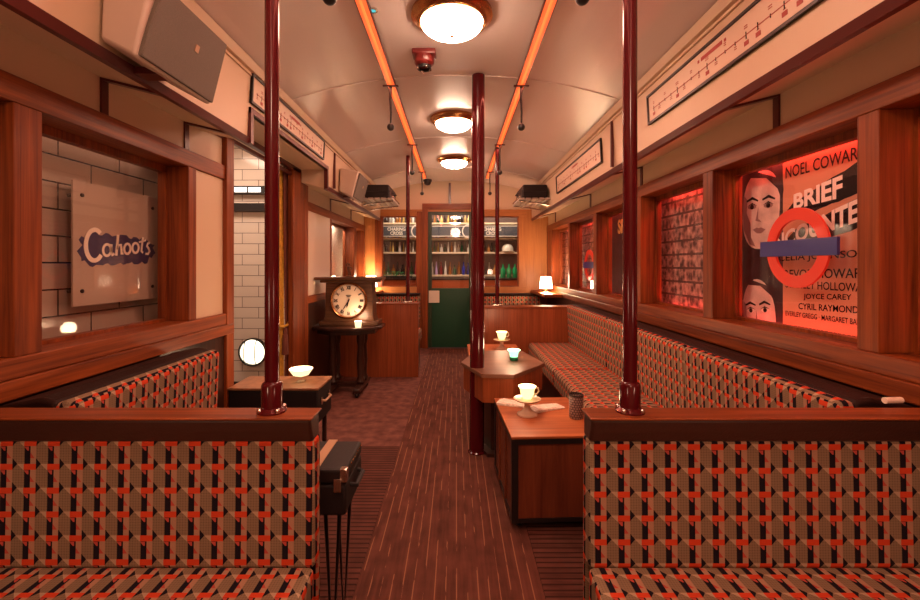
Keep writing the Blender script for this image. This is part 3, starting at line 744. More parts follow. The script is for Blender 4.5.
line_map(1, 3.22, 4.65, 1.960, 2.140, 'framed line map on the right coffer, beyond the pole towards the luggage rack', 0.5)
line_map(-1, 2.28, 3.53, 2.052, 2.205, 'framed line map over the opening in the left wall', 0.5)

# ------------------------------------------------------------------ Cahoots sign in the left window
XS = -1.505
t = thing('wall_sign', 'pale acrylic sign lettered Cahoots, on tiles behind the left window', 'sign', (XS, 1.95, 1.04))
MB().box(XS - 0.004, XS + 0.004, 1.705, 2.19, 1.035, 1.535).build('plate', ACRYL, t, bevel=0.001)
for y in (1.745, 2.15):
    for z in (1.095, 1.48):
        MB().lathe([(0.008, -0.05), (0.008, 0.008), (0.005, 0.010)], (XS, y, z), 14, 'x').build('standoff', IRON, t)
# brush-stroke backing with ragged ends
rg = random.Random(3); top = []; bot = []
for i in range(25):
    u = i / 24; y = 1.745 + 0.40 * u
    top.append((y + rg.uniform(-.004, .004), 1.335 - 0.012 * u + (0.0 if 0.06 < u < 0.95 else -0.02) + rg.uniform(-0.008, 0.008)))
    bot.append((y + rg.uniform(-.004, .004), 1.195 + 0.02 * u + (0.0 if 0.06 < u < 0.95 else 0.02) + rg.uniform(-0.008, 0.006)))
mid = [(2.165, 1.30), (2.15, 1.285), (2.17, 1.26), (2.15, 1.245)]
MB().prism(bot + list(reversed(mid)) + list(reversed(top)) + [(1.73, 1.30), (1.748, 1.28), (1.722, 1.255), (1.742, 1.23)], lambda a, b, k: (XS + (0.004, 0.0055)[k], a, b)).build('brush_stroke', NAVY, t)
# hand-lettered script, each letter a flat brush ribbon; units: letter space (u right, v up)
def ribbon(pts, w):
    P = [Vector((a, b, 0)) for a, b in pts]; L, R_ = [], []
    for i in range(len(P)):
        d = (P[min(i + 1, len(P) - 1)] - P[max(i - 1, 0)]).normalized(); n = Vector((-d.y, d.x, 0))
        ww = (w[i] if isinstance(w, list) else w) / 2
        L.append(P[i] + n * ww); R_.append(P[i] - n * ww)
    return L, R_
def arc(cx, cy, rx, ry, a0, a1, n=16): return [(cx + rx * math.cos(math.radians(a0 + (a1 - a0) * i / n)), cy + ry * math.sin(math.radians(a0 + (a1 - a0) * i / n))) for i in range(n + 1)]
lt = [  # strokes
    (arc(0.62, 0.50, 0.50, 0.78, 50, 318, 24), 0.22),
    (arc(1.35, 0.22, 0.24, 0.30, 60, 420, 20), 0.13), ([(1.62, 0.52), (1.60, 0.1), (1.68, -0.08), (1.80, 0.02)], 0.13),
    ([(2.05, 1.02), (1.99, 0.4), (1.93, -0.10)], 0.15), ([(1.97, 0.22), (2.08, 0.46), (2.24, 0.48), (2.28, 0.2), (2.28, -0.02), (2.40, 0.0)], 0.13),
    (arc(2.68, 0.24, 0.22, 0.28, 90, 450, 20), 0.13), (arc(3.26, 0.27, 0.23, 0.28, 90, 450, 20), 0.13),
    ([(3.82, 0.88), (3.74, 0.4), (3.70, 0.06), (3.82, -0.02)], 0.13), ([(3.52, 0.60), (3.80, 0.64), (4.04, 0.70)], 0.10),
    ([(4.36, 0.56), (4.20, 0.50), (4.12, 0.36), (4.26, 0.22), (4.34, 0.04), (4.20, -0.12), (4.02, -0.10)], 0.13),
]
mb = MB(); S = 0.082
for st, w in lt:
    L, R_ = ribbon(st, w)
    for i in range(len(L) - 1):
        q = [(L[i]), (R_[i]), (R_[i + 1]), (L[i + 1])]
        mb.prism([(p.x, p.y) for p in q], lambda a, b, k: (XS + (0.0055, 0.0072)[k], 1.755 + (a - 0.05) * S * 1.06, 1.238 + b * S + 0.006 * a))
mb.build('script_lettering', LETTER, t)

# ------------------------------------------------------------------ posters and roundels behind the right windows
XP = 1.503
def pw(px, py, X=XP):      # point of the poster plane seen at a place of the photograph
    Y = X * F / (px - CX); return Y, EYE - (py - CY) / F * Y
t = thing('film_poster', 'orange film poster with cast list and two painted faces, nearest right window', 'poster', (XP, 1.75, 0.93))
def flat(pts, m, name, par, o0, o1, X=XP): return MB().prism(pts, lambda a, b, k: (X - (o0, o1)[k], a, b)).build(name, m, par)
flat([(1.28, 0.88), (2.31, 0.88), (2.31, 1.74), (1.28, 1.74)], POSTP, 'sheet', t, -0.003, 0.0)
flat([(2.0, 0.88), (2.31, 0.88), (2.31, 1.74), (2.0, 1.74)], POSTD, 'portrait_ground', t, 0.0, 0.0006)
def ell(cy, cz, ry, rz, n=28, tilt=0.0, p=2.0):
    out = []
    for i in range(n):
        q = 2 * PI * i / n; c, s_ = math.cos(q), math.sin(q)
        a = ry * math.copysign(abs(c) ** (2 / p), c); b = rz * math.copysign(abs(s_) ** (2 / p), s_)
        out.append((cy + a * math.cos(tilt) - b * math.sin(tilt), cz + a * math.sin(tilt) + b * math.cos(tilt)))
    return out
def face(cy, cz, s, tilt, woman, nm):
    """an invented, generic painted face (y grows to the left of the picture)"""
    c, sn = math.cos(tilt), math.sin(tilt)
    T = lambda a, b: (cy + (a * c - b * sn) * s, cz + (a * sn + b * c) * s)
    E = lambda a, b, ra, rb, tl=0.0: [T(x, y) for x, y in ell(a, b, ra, rb, 18, tl)]
    oc = 0.0006
    flat(E(0, 0.16 if woman else 0.34, 0.98 if woman else 0.82, 1.28 if woman else 0.95), POSTD, nm + '_hair', t, oc, 0.0010)
    flat([T(x, y) for x, y in ell(-0.02, -0.10, 0.70, 1.04, 30, 0, 2.0 if woman else 2.5)], POSTF, nm + '_head', t, 0.0010, 0.0014)
    flat([T(a, b) for a, b in ((0.30, 0.98), (-0.75, 0.62), (-0.80, 0.05), (-0.62, 0.40), (-0.2, 0.72), (0.4, 0.80), (0.72, 0.45), (0.76, 0.6))], POSTD, nm + '_fringe', t, 0.0014, 0.0018)
    flat([T(a, b) for a, b in ((0.66, 0.35), (0.68, -0.1), (0.62, -0.6), (0.34, -1.02), (0.10, -1.08), (0.30, -0.82), (0.34, -0.45), (0.52, -0.15), (0.50, 0.2))], POSTS, nm + '_cheek_tone', t, 0.0014, 0.0018)
    for e in (-0.32, 0.30):
        flat(E(e, 0.0, 0.17, 0.062), POSTS if not woman else POSTW, nm + '_eye', t, 0.0018, 0.0022)
        flat(E(e, 0.0, 0.075, 0.068), INK, nm + '_iris', t, 0.0022, 0.0026)
        flat([T(a, b) for a, b in ((e - 0.24, 0.17), (e, 0.28), (e + 0.24, 0.19), (e + 0.22, 0.14), (e, 0.20), (e - 0.22, 0.13))], INK, nm + '_brow', t, 0.0018, 0.0022)
        flat([T(a, b) for a, b in ((e - 0.21, 0.02), (e, 0.115), (e + 0.21, 0.02), (e, 0.075))], INK, nm + '_lid', t, 0.0022, 0.0026)
    flat([T(a, b) for a, b in ((0.05, 0.0), (0.14, -0.38), (-0.10, -0.43), (-0.02, -0.36), (0.04, -0.34))], POSTS, nm + '_nose', t, 0.0018, 0.0022)
    flat([T(a, b) for a, b in ((-0.26, -0.62), (-0.08, -0.56), (0, -0.585), (0.08, -0.56), (0.24, -0.62), (0.06, -0.72), (-0.10, -0.72))], RNDR if woman else POSTS, nm + '_mouth', t, 0.0018, 0.0022)
face(2.150, 1.49, 0.185, 0.06, False, 'man')
face(2.165, 0.975, 0.165, -0.12, True, 'woman')
# brush bands behind the title
def slant(a0, z0_, a1, z1_, h0, h1, seed):
    r = random.Random(seed); n = 14; up = []; dn = []
    for i in range(n + 1):
        u = i / n; y = a0 + (a1 - a0) * u; z = z0_ + (z1_ - z0_) * u; h = h0 + (h1 - h0) * u
        e = min(1, u * 5 + 0.25)
        up.append((y + r.uniform(-.004, .004), z + h * e / 2 + r.uniform(-.003, .003))); dn.append((y + r.uniform(-.004, .004), z - h * e / 2 + r.uniform(-.003, .003)))
    return up + list(reversed(dn))
def lerp_band(pl, zl, pr, zr, hl, hr, seed): return slant(pl, zl, pr, zr, hl, hr, seed)
flat(slant(1.985, 1.425, 1.60, 1.535, 0.075, 0.12, 5), INK, 'title_band', t, 0.0004, 0.0012)
flat(slant(2.01, 1.29, 1.40, 1.455, 0.085, 0.125, 8), INK, 'title_band', t, 0.0004, 0.0012)
Rr = (0, -1, 0.0); Uu = (0, 0, 1)
def fit_text(body, l, r, hl, hr, m, nm, bold=0.003, X=XP, o=0.0022):
    """lettering set between two points of the poster plane (y, z of the line's middle), cap height hl to hr"""
    mb = MB().text(body, 1.0, (0, 0, 0), (1, 0, 0), (0, 1, 0), 0.0, 0.0 if not bold else bold, 1.0)
    xs_ = [v[0] for v in mb.v]; ys_ = [v[1] for v in mb.v]; x0, x1, y0, y1 = min(xs_), max(xs_), min(ys_), max(ys_)
    out = []
    for x, y, z in mb.v:
        u = (x - x0) / (x1 - x0); w = (y - y0) / (y1 - y0) - 0.5
        yy = l[0] + (r[0] - l[0]) * u; zz = l[1] + (r[1] - l[1]) * u + w * (hl + (hr - hl) * u)
        out.append((X - o, yy, zz))
    q = MB(); q.v = out; q.f = mb.f; q.sm = mb.sm
    return q.build(nm, m, t, fixn=False)
fit_text('NOEL COWARD', pw(786, 173), pw(868, 150), 0.054, 0.050, INK, 'star_credit', 0.012)
fit_text('BRIEF', pw(794, 202), pw(843, 186), 0.066, 0.088, POSTW, 'title_lettering', 0.035)
fit_text('ENCOUNTER', pw(768, 246), pw(874, 204), 0.066, 0.092, POSTW, 'title_lettering', 0.035)
fit_text('CELIA JOHNSON', pw(779, 259), pw(869, 254), 0.038, 0.038, INK, 'cast_line', 0.012)
fit_text('TREVOR HOWARD', pw(779, 274), pw(872, 273), 0.038, 0.038, INK, 'cast_line', 0.012)
fit_text('STANLEY HOLLOWAY', pw(786, 284), pw(869, 288), 0.032, 0.033, INK, 'cast_line', 0.010)
fit_text('JOYCE CAREY', pw(804, 297), pw(852, 298), 0.029, 0.029, INK, 'cast_line', 0.010)
fit_text('CYRIL RAYMOND', pw(799, 306), pw(859, 310), 0.027, 0.027, INK, 'cast_line', 0.010)
fit_text('EVERLEY GREGG · MARGARET BARTON', pw(786, 313), pw(874, 324), 0.022, 0.022, INK, 'cast_line', 0.008)
for k in range(2):
    r = random.Random(k)
    for j in range(26):
        y = 1.93 - j * 0.020
        MB().box(XP - 0.0012, XP - 0.0004, y, y - r.uniform(0.009, 0.016), 0.925 - k * 0.018, 0.932 - k * 0.018).build('small_print', INK, t)
# roundel on the near window glass and on the fourth window
def roundel(yc, zc, R, label, side=1):
    X = XG - 0.010
    t = thing('roundel_sign', label, 'sign', (X, yc, zc - R), 'roundels on the window glass')
    MB().ring((X, yc, zc), R, R * 0.70, -0.004, 0.0055, 'x', 56).build('red_ring', RNDR, t)
    MB().box(X - 0.008, X + 0.004, yc - R * 1.22, yc + R * 1.22, zc - R * 0.205, zc + R * 0.205).build('blue_bar', RNDB, t, bevel=0.001)
roundel(1.825, 1.272, 0.168, 'red ring roundel with a plain blue bar, on the poster window')
roundel(4.66, 1.20, 0.165, 'red ring roundel with blue bar, on the fourth right window')
# crowded collage print in the second window
m, nt, b = base('collage_print')
tc = nt.nodes.new('ShaderNodeTexCoord'); mp = nt.nodes.new('ShaderNodeMapping'); mp.inputs['Scale'].default_value = (1, 26, 17)
nt.links.new(tc.outputs['Object'], mp.inputs[0])
vo = nt.nodes.new('ShaderNodeTexVoronoi'); vo.inputs['Scale'].default_value = 1.0; nt.links.new(mp.outputs[0], vo.inputs['Vector'])
nz = nt.nodes.new('ShaderNodeTexNoise'); nz.inputs['Scale'].default_value = 28; nz.inputs['Detail'].default_value = 6; nt.links.new(tc.outputs['Object'], nz.inputs['Vector'])
sp = nt.nodes.new('ShaderNodeSeparateXYZ'); nt.links.new(tc.outputs['Object'], sp.inputs[0])
row = (N(nt, sp.outputs[2]) * 11.0).frac().lt(0.16)
k = N(nt, vo.outputs['Distance']) * 0.55 + N(nt, nz.outputs[0]) * 0.75 - row * 0.35
rr = nt.nodes.new('ShaderNodeValToRGB'); rr.color_ramp.elements[0].position = 0.50; rr.color_ramp.elements[1].position = 0.92
rr.color_ramp.elements[0].color = (0.05, 0.02, 0.02, 1); rr.color_ramp.elements[1].color = (0.60, 0.33, 0.28, 1)
nt.links.new(k.s, rr.inputs[0]); nt.links.new(rr.outputs[0], b.inputs['Base Color']); b.inputs['Roughness'].default_value = 0.6
COLLAGE = m
for (ya, yb, lb) in ((2.34, 3.10, 'crowded dark-rowed collage print, behind the second right window'), (4.35, 5.02, 'crowded collage print behind the roundel of the fourth right window'), (5.24, 5.98, 'crowded collage print behind the furthest right window')):
    t = thing('collage_poster', lb, 'poster', (XP, (ya + yb) / 2, 0.9), 'collage prints behind the windows')
    flat([(ya - 0.02, 0.88), (yb + 0.17, 0.88), (yb + 0.17, 1.74), (ya - 0.02, 1.74)], COLLAGE, 'sheet', t, -0.003, 0.0)
# dark poster in the third window
t = thing('food_poster', 'dark poster with yellow letters and a plate, behind the third right window', 'poster', (XP, 3.65, 0.93))
flat([(3.30, 0.88), (4.30, 0.88), (4.30, 1.74), (3.30, 1.74)], POSTD, 'sheet', t, -0.003, 0.0)
MB().text('SPA', 0.17, (XP - 0.001, 3.90, 1.545), (0, -1, 0), (0, 0, 1), 0.0012, 0.006, 1.0).build('yellow_lettering', POSTY, t)
q = MB().ring((XP, 3.72, 1.10), 0.20, 0.185, -0.0022, -0.0004, 'x', 48); q.build('plate_rim', POSTW, t)
for k, (y, z, a, b, tl, m) in enumerate(((3.80, 1.30, 0.10, 0.05, 0.5, POSTF), (3.72, 1.22, 0.07, 0.13, 0.3, POSTP), (3.84, 1.12, 0.06, 0.12, -0.3, POSTF), (3.72, 1.02, 0.12, 0.06, 0.1, POSTP), (3.90, 1.0, 0.03, 0.05, 0, POSTF), (3.64, 1.34, 0.09, 0.05, 0.8, POSTF), (3.58, 1.16, 0.06, 0.11, 0.2, POSTP))):
    flat(ell(y, z, a, b, 20, tl), m, 'food_shape', t, 0.0004 + k * 0.0002, 0.0010 + k * 0.0002)

# ------------------------------------------------------------------ clock on its pedestal table
tx, ty = -1.02, 4.12; TZ = 0.635
t = thing('pedestal_table', 'dark wooden pedestal table carrying the mantel clock', 'table', (tx, ty, 0.008))
oct_ = [(tx + 0.36 * math.cos(PI / 8 + k * PI / 4), ty + 0.27 * math.sin(PI / 8 + k * PI / 4)) for k in range(8)]
MB().along_z(oct_, TZ - 0.026, TZ).build('table_top', DWZ, t, bevel=0.006)
MB().along_z([(tx + (a - tx) * 0.8, ty + (b - ty) * 0.8) for a, b in oct_], TZ - 0.07, TZ - 0.026).build('apron', DWZ, t)
for k, (dx, dy) in enumerate(((-0.13, -0.06), (0.13, -0.06), (-0.13, 0.08), (0.13, 0.08))):
    MB().lathe([(0.030, 0.09), (0.042, 0.12), (0.028, 0.16), (0.036, 0.30), (0.026, 0.44), (0.038, 0.49), (0.038, TZ - 0.07)], (tx + dx, ty + dy, 0), 20).build('column', DWZ, t)
for s in (-1, 1):
    MB().box(tx + s * 0.13 - 0.035, tx + s * 0.13 + 0.035, ty - 0.24, ty + 0.22, 0.05, 0.092).build('foot', DWZ, t, bevel=0.012)
    MB().ball((tx + s * 0.13, ty - 0.21, 0.030), 0.022, 10).build('caster', BLACK, t); MB().ball((tx + s * 0.13, ty + 0.19, 0.030), 0.022, 10).build('caster', BLACK, t)
MB().box(tx - 0.13, tx + 0.13, ty - 0.03, ty + 0.05, 0.055, 0.088).build('stretcher', DWZ, t)
cx, cy = -0.995, 4.14
t = thing('mantel_clock', 'large dark wooden mantel clock with roman dial and little figure on top', 'clock', (cx, cy, TZ))
MB().box(cx - 0.275, cx + 0.275, cy - 0.125, cy + 0.11, TZ, TZ + 0.045).build('base_plinth', CLK, t, bevel=0.010)
MB().prism([(-0.24, 0.045), (0.24, 0.045), (0.225, 0.09), (0.215, 0.40), (-0.215, 0.40), (-0.225, 0.09)], lambda a, b, k: (cx + a, cy + (-0.10, 0.09)[k], TZ + b)).build('case', CLK, t, bevel=0.006)
MB().box(cx - 0.265, cx + 0.265, cy - 0.12, cy + 0.10, TZ + 0.40, TZ + 0.425).build('cornice', CLK, t, bevel=0.008)
MB().box(cx - 0.315, cx + 0.315, cy - 0.145, cy + 0.11, TZ + 0.425, TZ + 0.452).build('cornice', CLK, t, bevel=0.010)
dz = TZ + 0.235; yf = cy - 0.10
MB().lathe([(0.172, 0.0), (0.172, -0.012), (0.160, -0.026), (0.150, -0.020), (0.148, -0.004)], (cx, yf, dz), 48, 'y').build('bezel', BRASS, t)
MB().lathe([(0.149, 0.0), (0.149, -0.006)], (cx, yf, dz), 48, 'y').build('dial', DIAL, t); dial = [c for c in t.children if c.name == 'dial'][0]
for k, rn in enumerate(('XII', 'I', 'II', 'III', 'IIII', 'V', 'VI', 'VII', 'VIII', 'IX', 'X', 'XI')):
    q = k * PI / 6; u = Vector((math.sin(q), 0, math.cos(q))); r = Vector((math.cos(q), 0, -math.sin(q)))
    MB().text(rn, 0.043, (cx + u.x * 0.118, yf - 0.0075, dz + u.z * 0.118), r, u, 0.001, 0.0022, 0.72).build('numeral', INK, dial)
MB().ring((cx, yf, dz), 0.1435, 0.1415, -0.0072, -0.005, 'y', 60).build('minute_ring', INK, dial)
def hand(angle, ln, w, nm, o):
    u = Vector((math.sin(angle), 0, math.cos(angle))); r = Vector((math.cos(angle), 0, -math.sin(angle)))
    P = lambda a, b: (cx + r.x * a + u.x * b, dz + r.z * a + u.z * b)
    MB().prism([P(-w, -0.02), P(w, -0.02), P(w * 1.2, ln * 0.7), P(0, ln), P(-w * 1.2, ln * 0.7)], lambda a, b, k: (a, yf - o - k * 0.0015, b)).build(nm, INK, t)
hand(math.radians(212), 0.108, 0.0035, 'minute_hand', 0.012); hand(math.radians(196), 0.072, 0.0055, 'hour_hand', 0.0095)
MB().lathe([(0.008, -0.008), (0.008, -0.015)], (cx, yf, dz), 14, 'y').build('hub', INK, t)
mb = MB()
for k, w in enumerate((0.050, 0.036)): mb.box(cx - w / 2 - 0.002, cx + w / 2 - 0.002, yf - 0.0072, yf - 0.0062, dz + 0.045 - k * 0.013, dz + 0.053 - k * 0.013)
mb.build('dial_inscription', INK, dial)
# figure on the clock
fx, fy, fz = cx - 0.02, cy - 0.02, TZ + 0.452
g = MB().lathe([(0.030, 0), (0.030, 0.008), (0.018, 0.014)], (fx, fy, fz), 20).build('figure_base', CLK, t)
b = MB().tube([(fx, fy, fz + 0.010), (fx + 0.006, fy, fz + 0.04), (fx - 0.004, fy, fz + 0.07), (fx, fy, fz + 0.095), (fx, fy, fz + 0.104)], [0.012, 0.010, 0.014, 0.016, 0.006], 12)
b.ball((fx + 0.001, fy, fz + 0.118), 0.0115, 8).tube([(fx + 0.013, fy, fz + 0.094), (fx + 0.032, fy - 0.004, fz + 0.082), (fx + 0.026, fy - 0.01, fz + 0.062)], [0.006, 0.0055, 0.004], 8)
b.tube([(fx - 0.013, fy, fz + 0.094), (fx - 0.024, fy, fz + 0.112), (fx - 0.010, fy, fz + 0.140)], [0.006, 0.005, 0.004], 8).tube([(fx + 0.008, fy, fz + 0.05), (fx + 0.018, fy, fz + 0.026), (fx + 0.012, fy + 0.006, fz + 0.012)], [0.009, 0.007, 0.005], 8)
b.build('figure', CLK, t)
# votive on the clock table
vx, vy = -0.885, 3.935
t = thing('votive_candle', 'small lit white votive candle in front of the mantel clock', 'candle', (vx, vy, TZ))
MB().lathe([(0.026, 0.001), (0.033, 0.058), (0.030, 0.058), (0.024, 0.012)], (vx, vy, TZ), 24).build('cup', WAX, t)
MB().ball((vx, vy, TZ + 0.030), 0.010, 8, 1, 1, 1.5).build('flame', FLAME, t)

# ------------------------------------------------------------------ tables and cases on the left
t = thing('suitcase_stand', 'brown suitcase table with tan top before the opening, lit dish on it', 'table', (-1.04, 2.6, 0.007))
MB().box(-1.298, -0.785, 2.475, 2.745, 0.29, 0.485).build('body', CASED, t, bevel=0.010)
MB().box(-1.302, -0.781, 2.471, 2.749, 0.485, 0.500).build('lid', CASET, t, bevel=0.005)
MB().tube([(-0.782, 2.54, 0.41), (-0.765, 2.55, 0.405), (-0.765, 2.66, 0.405), (-0.782, 2.67, 0.41)], 0.007, 8).build('handle', TANL, t)
for (a, b) in ((2.53, 0.41), (2.68, 0.41)): MB().box(-0.787, -0.778, a - 0.014, a + 0.014, b - 0.02, b + 0.02).build('latch', CHROME, t)
for a in (-1.26, -0.82):
    for b in (2.51, 2.71): MB().tube([(a, b, 0.295), (a, b, 0.007)], 0.014, 10).build('leg', DWZ, t)
dx_, dy_ = -0.93, 2.61
t = thing('dish_candle', 'lit cut-glass footed dish on the tan-topped suitcase table', 'candle', (dx_, dy_, 0.5))
MB().lathe([(0.030, 0.0), (0.030, 0.005), (0.008, 0.014), (0.008, 0.030)], (dx_, dy_, 0.5), 24).build('foot', GLASSC, t)
MB().lathe([(0.008, 0.030), (0.045, 0.042), (0.070, 0.078), (0.066, 0.080), (0.040, 0.052), (0.0, 0.040)], (dx_, dy_, 0.5), 24).build('bowl', WAX, t)
MB().ball((dx_, dy_, 0.562), 0.012, 8, 1, 1, 1.4).build('flame', FLAME, t)
sx0, sx1, sy0, sy1 = -0.60, -0.323, 1.275, 1.488
t = thing('suitcase_table', 'small black suitcase on thin iron legs behind the left foreground bench', 'table', ((sx0 + sx1) / 2, (sy0 + sy1) / 2, 0.007))
MB().box(sx0, sx1, sy0, sy1, 0.464, 0.555).build('case_body', CASED, t, bevel=0.008)
MB().box(sx0, sx1, sy0, sy1, 0.557, 0.60).build('case_lid', CASED, t, bevel=0.008)
MB().box(-0.435, -0.405, sy0 - 0.001, sy1 + 0.001, 0.595, 0.6025).build('strap', TANL, t)
MB().box(sx1 - 0.018, sx1 + 0.004, sy0 - 0.003, sy0 + 0.02, 0.562, 0.602).build('corner_guard', CHROME, t, bevel=0.003)
MB().box(sx1 - 0.035, sx1 - 0.012, sy0 - 0.006, sy0, 0.535, 0.575).build('latch', CHROME, t, bevel=0.002)
MB().tube([(sx1 - 0.002, 1.33, 0.53), (sx1 + 0.018, 1.335, 0.525), (sx1 + 0.018, 1.425, 0.525), (sx1 - 0.002, 1.43, 0.53)], 0.007, 8).build('handle', MATB, t)
mb = MB()
for y in [sy0 + 0.02 + k * 0.022 for k in range(9)]: mb.ball((sx1 + 0.001, y, 0.59), 0.0022, 4)
mb.build('edge_studs', BRASS, t)
for a, b in ((sx0 + 0.05, sy0 + 0.04), (sx0 + 0.05, sy1 - 0.04), (sx1 - 0.05, sy0 + 0.04), (sx1 - 0.05, sy1 - 0.04)):
    MB().tube([(a - 0.022, b, 0.466), (a, b, 0.012), (a + 0.022, b, 0.466)], 0.0065, 8).build('hairpin_leg', IRON, t)

# ------------------------------------------------------------------ tables on the right
t = thing('storage_chest', 'plywood trunk table with dark edges behind the right foreground bench', 'table', (0.45, 2.23, 0.008), None, 0.05)
x0, x1, y0, y1, zt = 0.235, 0.655, 1.955, 2.52, 0.432
MB().box(x0 + 0.006, x1 - 0.006, y0 + 0.006, y1 - 0.006, 0.045, zt - 0.012).build('body', TBF, t)
MB().box(x0 - 0.002, x1 + 0.002, y0 - 0.004, y1 + 0.002, zt - 0.012, zt).build('lid', TBX, t, bevel=0.003)
e = MB(); w = 0.030
e.box(x0 - 0.001, x1 + 0.001, y0 - 0.001, y0 + 0.01, zt - 0.036, zt - 0.0125).box(x0 - 0.001, x0 + 0.01, y0 + 0.01, y1 + 0.001, zt - 0.036, zt - 0.0125)
e.box(x0, x0 + w, y0, y0 + 0.01, 0.06, zt - 0.030).box(x0, x0 + 0.01, y0 + 0.01, y0 + w, 0.06, zt - 0.030)
e.box(x0, x0 + 0.01, y1 - w, y1, 0.06, zt - 0.030).box(x1 - w, x1, y0, y0 + 0.01, 0.06, zt - 0.030)
e.box(x0, x1, y0, y0 + 0.01, 0.044, 0.062).box(x0, x0 + 0.01, y0 + 0.01, y1, 0.044, 0.062)
e.build('edge_bands', BLACK, t)
for k in (0.33, 0.66):
    y = y0 + (y1 - y0) * k; MB().box(x0 - 0.003, x0 + 0.006, y - 0.012, y + 0.012, 0.062, zt - 0.030).build('batten', TBF, t)
for a in (x0 + 0.04, x1 - 0.04):
    for b in (y0 + 0.05, y1 - 0.05): MB().ball((a, b, 0.0265), 0.0185, 8).build('caster', BLACK, t)
# hexagonal table
t = thing('hexagonal_table', 'brown six-sided table with a green candle glass on it', 'table', (0.31, 2.95, 0.008))
hx = [(0.033, 2.915), (0.150, 2.60), (0.343, 2.57), (0.590, 2.885), (0.497, 3.32), (0.145, 3.30)]
cxh, cyh = 0.31, 2.95
sh = lambda k: [(cxh + (a - cxh) * k, cyh + (b - cyh) * k) for a, b in hx]
MB().along_z(hx, 0.525, 0.55).build('table_top', TBB, t, bevel=0.004)
MB().along_z(sh(0.94), 0.37, 0.525).build('apron', PZ, t, bevel=0.003)
MB().along_z(sh(0.55), 0.03, 0.37).build('pedestal', DWZ, t)
MB().along_z(sh(0.72), 0.008, 0.03).build('base_plate', DWZ, t)
# far low table
t = thing('low_table', 'low square wooden table nearest the far right wood-backed bench', 'table', (0.33, 3.7, 0.008))
MB().box(0.10, 0.535, 3.42, 3.90, 0.468, 0.492).build('table_top', TBX, t, bevel=0.004)
MB().box(0.12, 0.515, 3.44, 3.88, 0.12, 0.468).build('body', TBF, t)
for a in (0.14, 0.495):
    for b in (3.46, 3.86): MB().box(a - 0.02, a + 0.02, b - 0.02, b + 0.02, 0.0085, 0.12).build('leg', DWZ, t)
# teacups lit from inside, on small cake stands
def cake_stand(x, y, z, label, k=1.0):
    t = thing('cake_stand', label, 'stand', (x, y, z), 'cream china cake stands')
    MB().lathe([(0.052 * k, 0), (0.052 * k, 0.006), (0.030 * k, 0.018), (0.016 * k, 0.035), (0.014 * k, 0.055), (0.024 * k, 0.070)], (x, y, z), 32).build('foot', CHINA, t)
    MB().lathe([(0.020 * k, 0.068), (0.062 * k, 0.074), (0.070 * k, 0.083), (0.066 * k, 0.084), (0.0, 0.080)], (x, y, z), 32).build('plate', CHINA, t)
def teacup(x, y, z, label):
    t = thing('teacup', label, 'cup', (x, y, z), 'glowing teacups')
    MB().lathe([(0.022, 0.0), (0.025, 0.006), (0.033, 0.020), (0.037, 0.045), (0.046, 0.062), (0.043, 0.062), (0.034, 0.045), (0.028, 0.016), (0.0, 0.012)], (x, y, z), 32).build('cup', GLOWCUP, t)
    MB().tube([(x + 0.035, y, z + 0.052), (x + 0.056, y, z + 0.052), (x + 0.060, y, z + 0.036), (x + 0.050, y, z + 0.022), (x + 0.031, y, z + 0.020)], 0.004, 8).build('handle', CHINA, t)
    MB().ball((x, y, z + 0.030), 0.011, 8, 1, 1, 1.3).build('flame', FLAME, t)
cake_stand(0.366, 2.235, zt, 'cream china stand on the plywood trunk, a glowing teacup on it')
teacup(0.366, 2.235, zt + 0.084, 'glowing teacup on the stand on the plywood trunk')
cake_stand(0.385, 3.66, 0.492, 'cream china stand on the far low table, a glowing teacup on it')
teacup(0.385, 3.66, 0.576, 'glowing teacup on the stand on the far low table')
gx, gy = 0.395, 2.97
t = thing('green_candle_glass', 'lit green glass candle cup on the six-sided table', 'candle', (gx, gy, 0.55))
MB().lathe([(0.026, 0.0), (0.029, 0.004), (0.030, 0.020), (0.026, 0.024)], (gx, gy, 0.55), 24).build('foot', GREENGL, t)
MB().lathe([(0.026, 0.024), (0.030, 0.050), (0.045, 0.072), (0.042, 0.072), (0.027, 0.050), (0.0, 0.028)], (gx, gy, 0.55), 28).build('bowl', GLOWG, t)
MB().ball((gx, gy, 0.596), 0.010, 8, 1, 1, 1.4).build('flame', FLAME, t)
# folded newspapers
def paper(x, y, rot, w, label):
    t = thing('folded_newspaper', label, 'newspaper', (x, y, zt), 'newspapers on the trunk', rot)
    pr = [(-w / 2, 0.0), (w / 2, 0.0), (w / 2, 0.004), (0.0, 0.012), (-w / 2 + 0.01, 0.016), (-w / 2 - 0.004, 0.010)]
    MB().prism([(x + a, zt + 0.0005 + b) for a, b in pr], lambda a, b, k: (a, y + (-0.035, 0.035)[k], b)).build('folded_sheet', PAPER, t, bevel=0.002)
    MB().prism([(x + a * 0.92 + 0.008, zt + 0.003 + b * 1.02) for a, b in pr], lambda a, b, k: (a, y + (-0.028, 0.040)[k], b)).build('inner_sheet', PAPER, t, bevel=0.002)
paper(0.305, 2.39, -0.35, 0.15, 'folded newspaper lying left of the cake stand on the trunk')
paper(0.485, 2.32, 0.45, 0.19, 'folded newspaper lying right of the cake stand on the trunk')
ux, uy = 0.605, 2.19
t = thing('patterned_tumbler', 'patterned dark tumbler at the right edge of the plywood trunk', 'tumbler', (ux, uy, zt))
MB().lathe([(0.033, 0.001), (0.035, 0.004), (0.036, 0.112), (0.033, 0.112), (0.032, 0.010)], (ux, uy, zt), 28).build('wall', TIN, t)
MB().ring((ux, uy, zt + 0.112), 0.0375, 0.032, 0.0, 0.006, n=28).build('rim', BLACK, t)
MB().lathe([(0.031, 0.011), (0.031, 0.09)], (ux, uy, zt), 20).build('candle', BLACK, t)
nx, ny = 1.14, 1.135
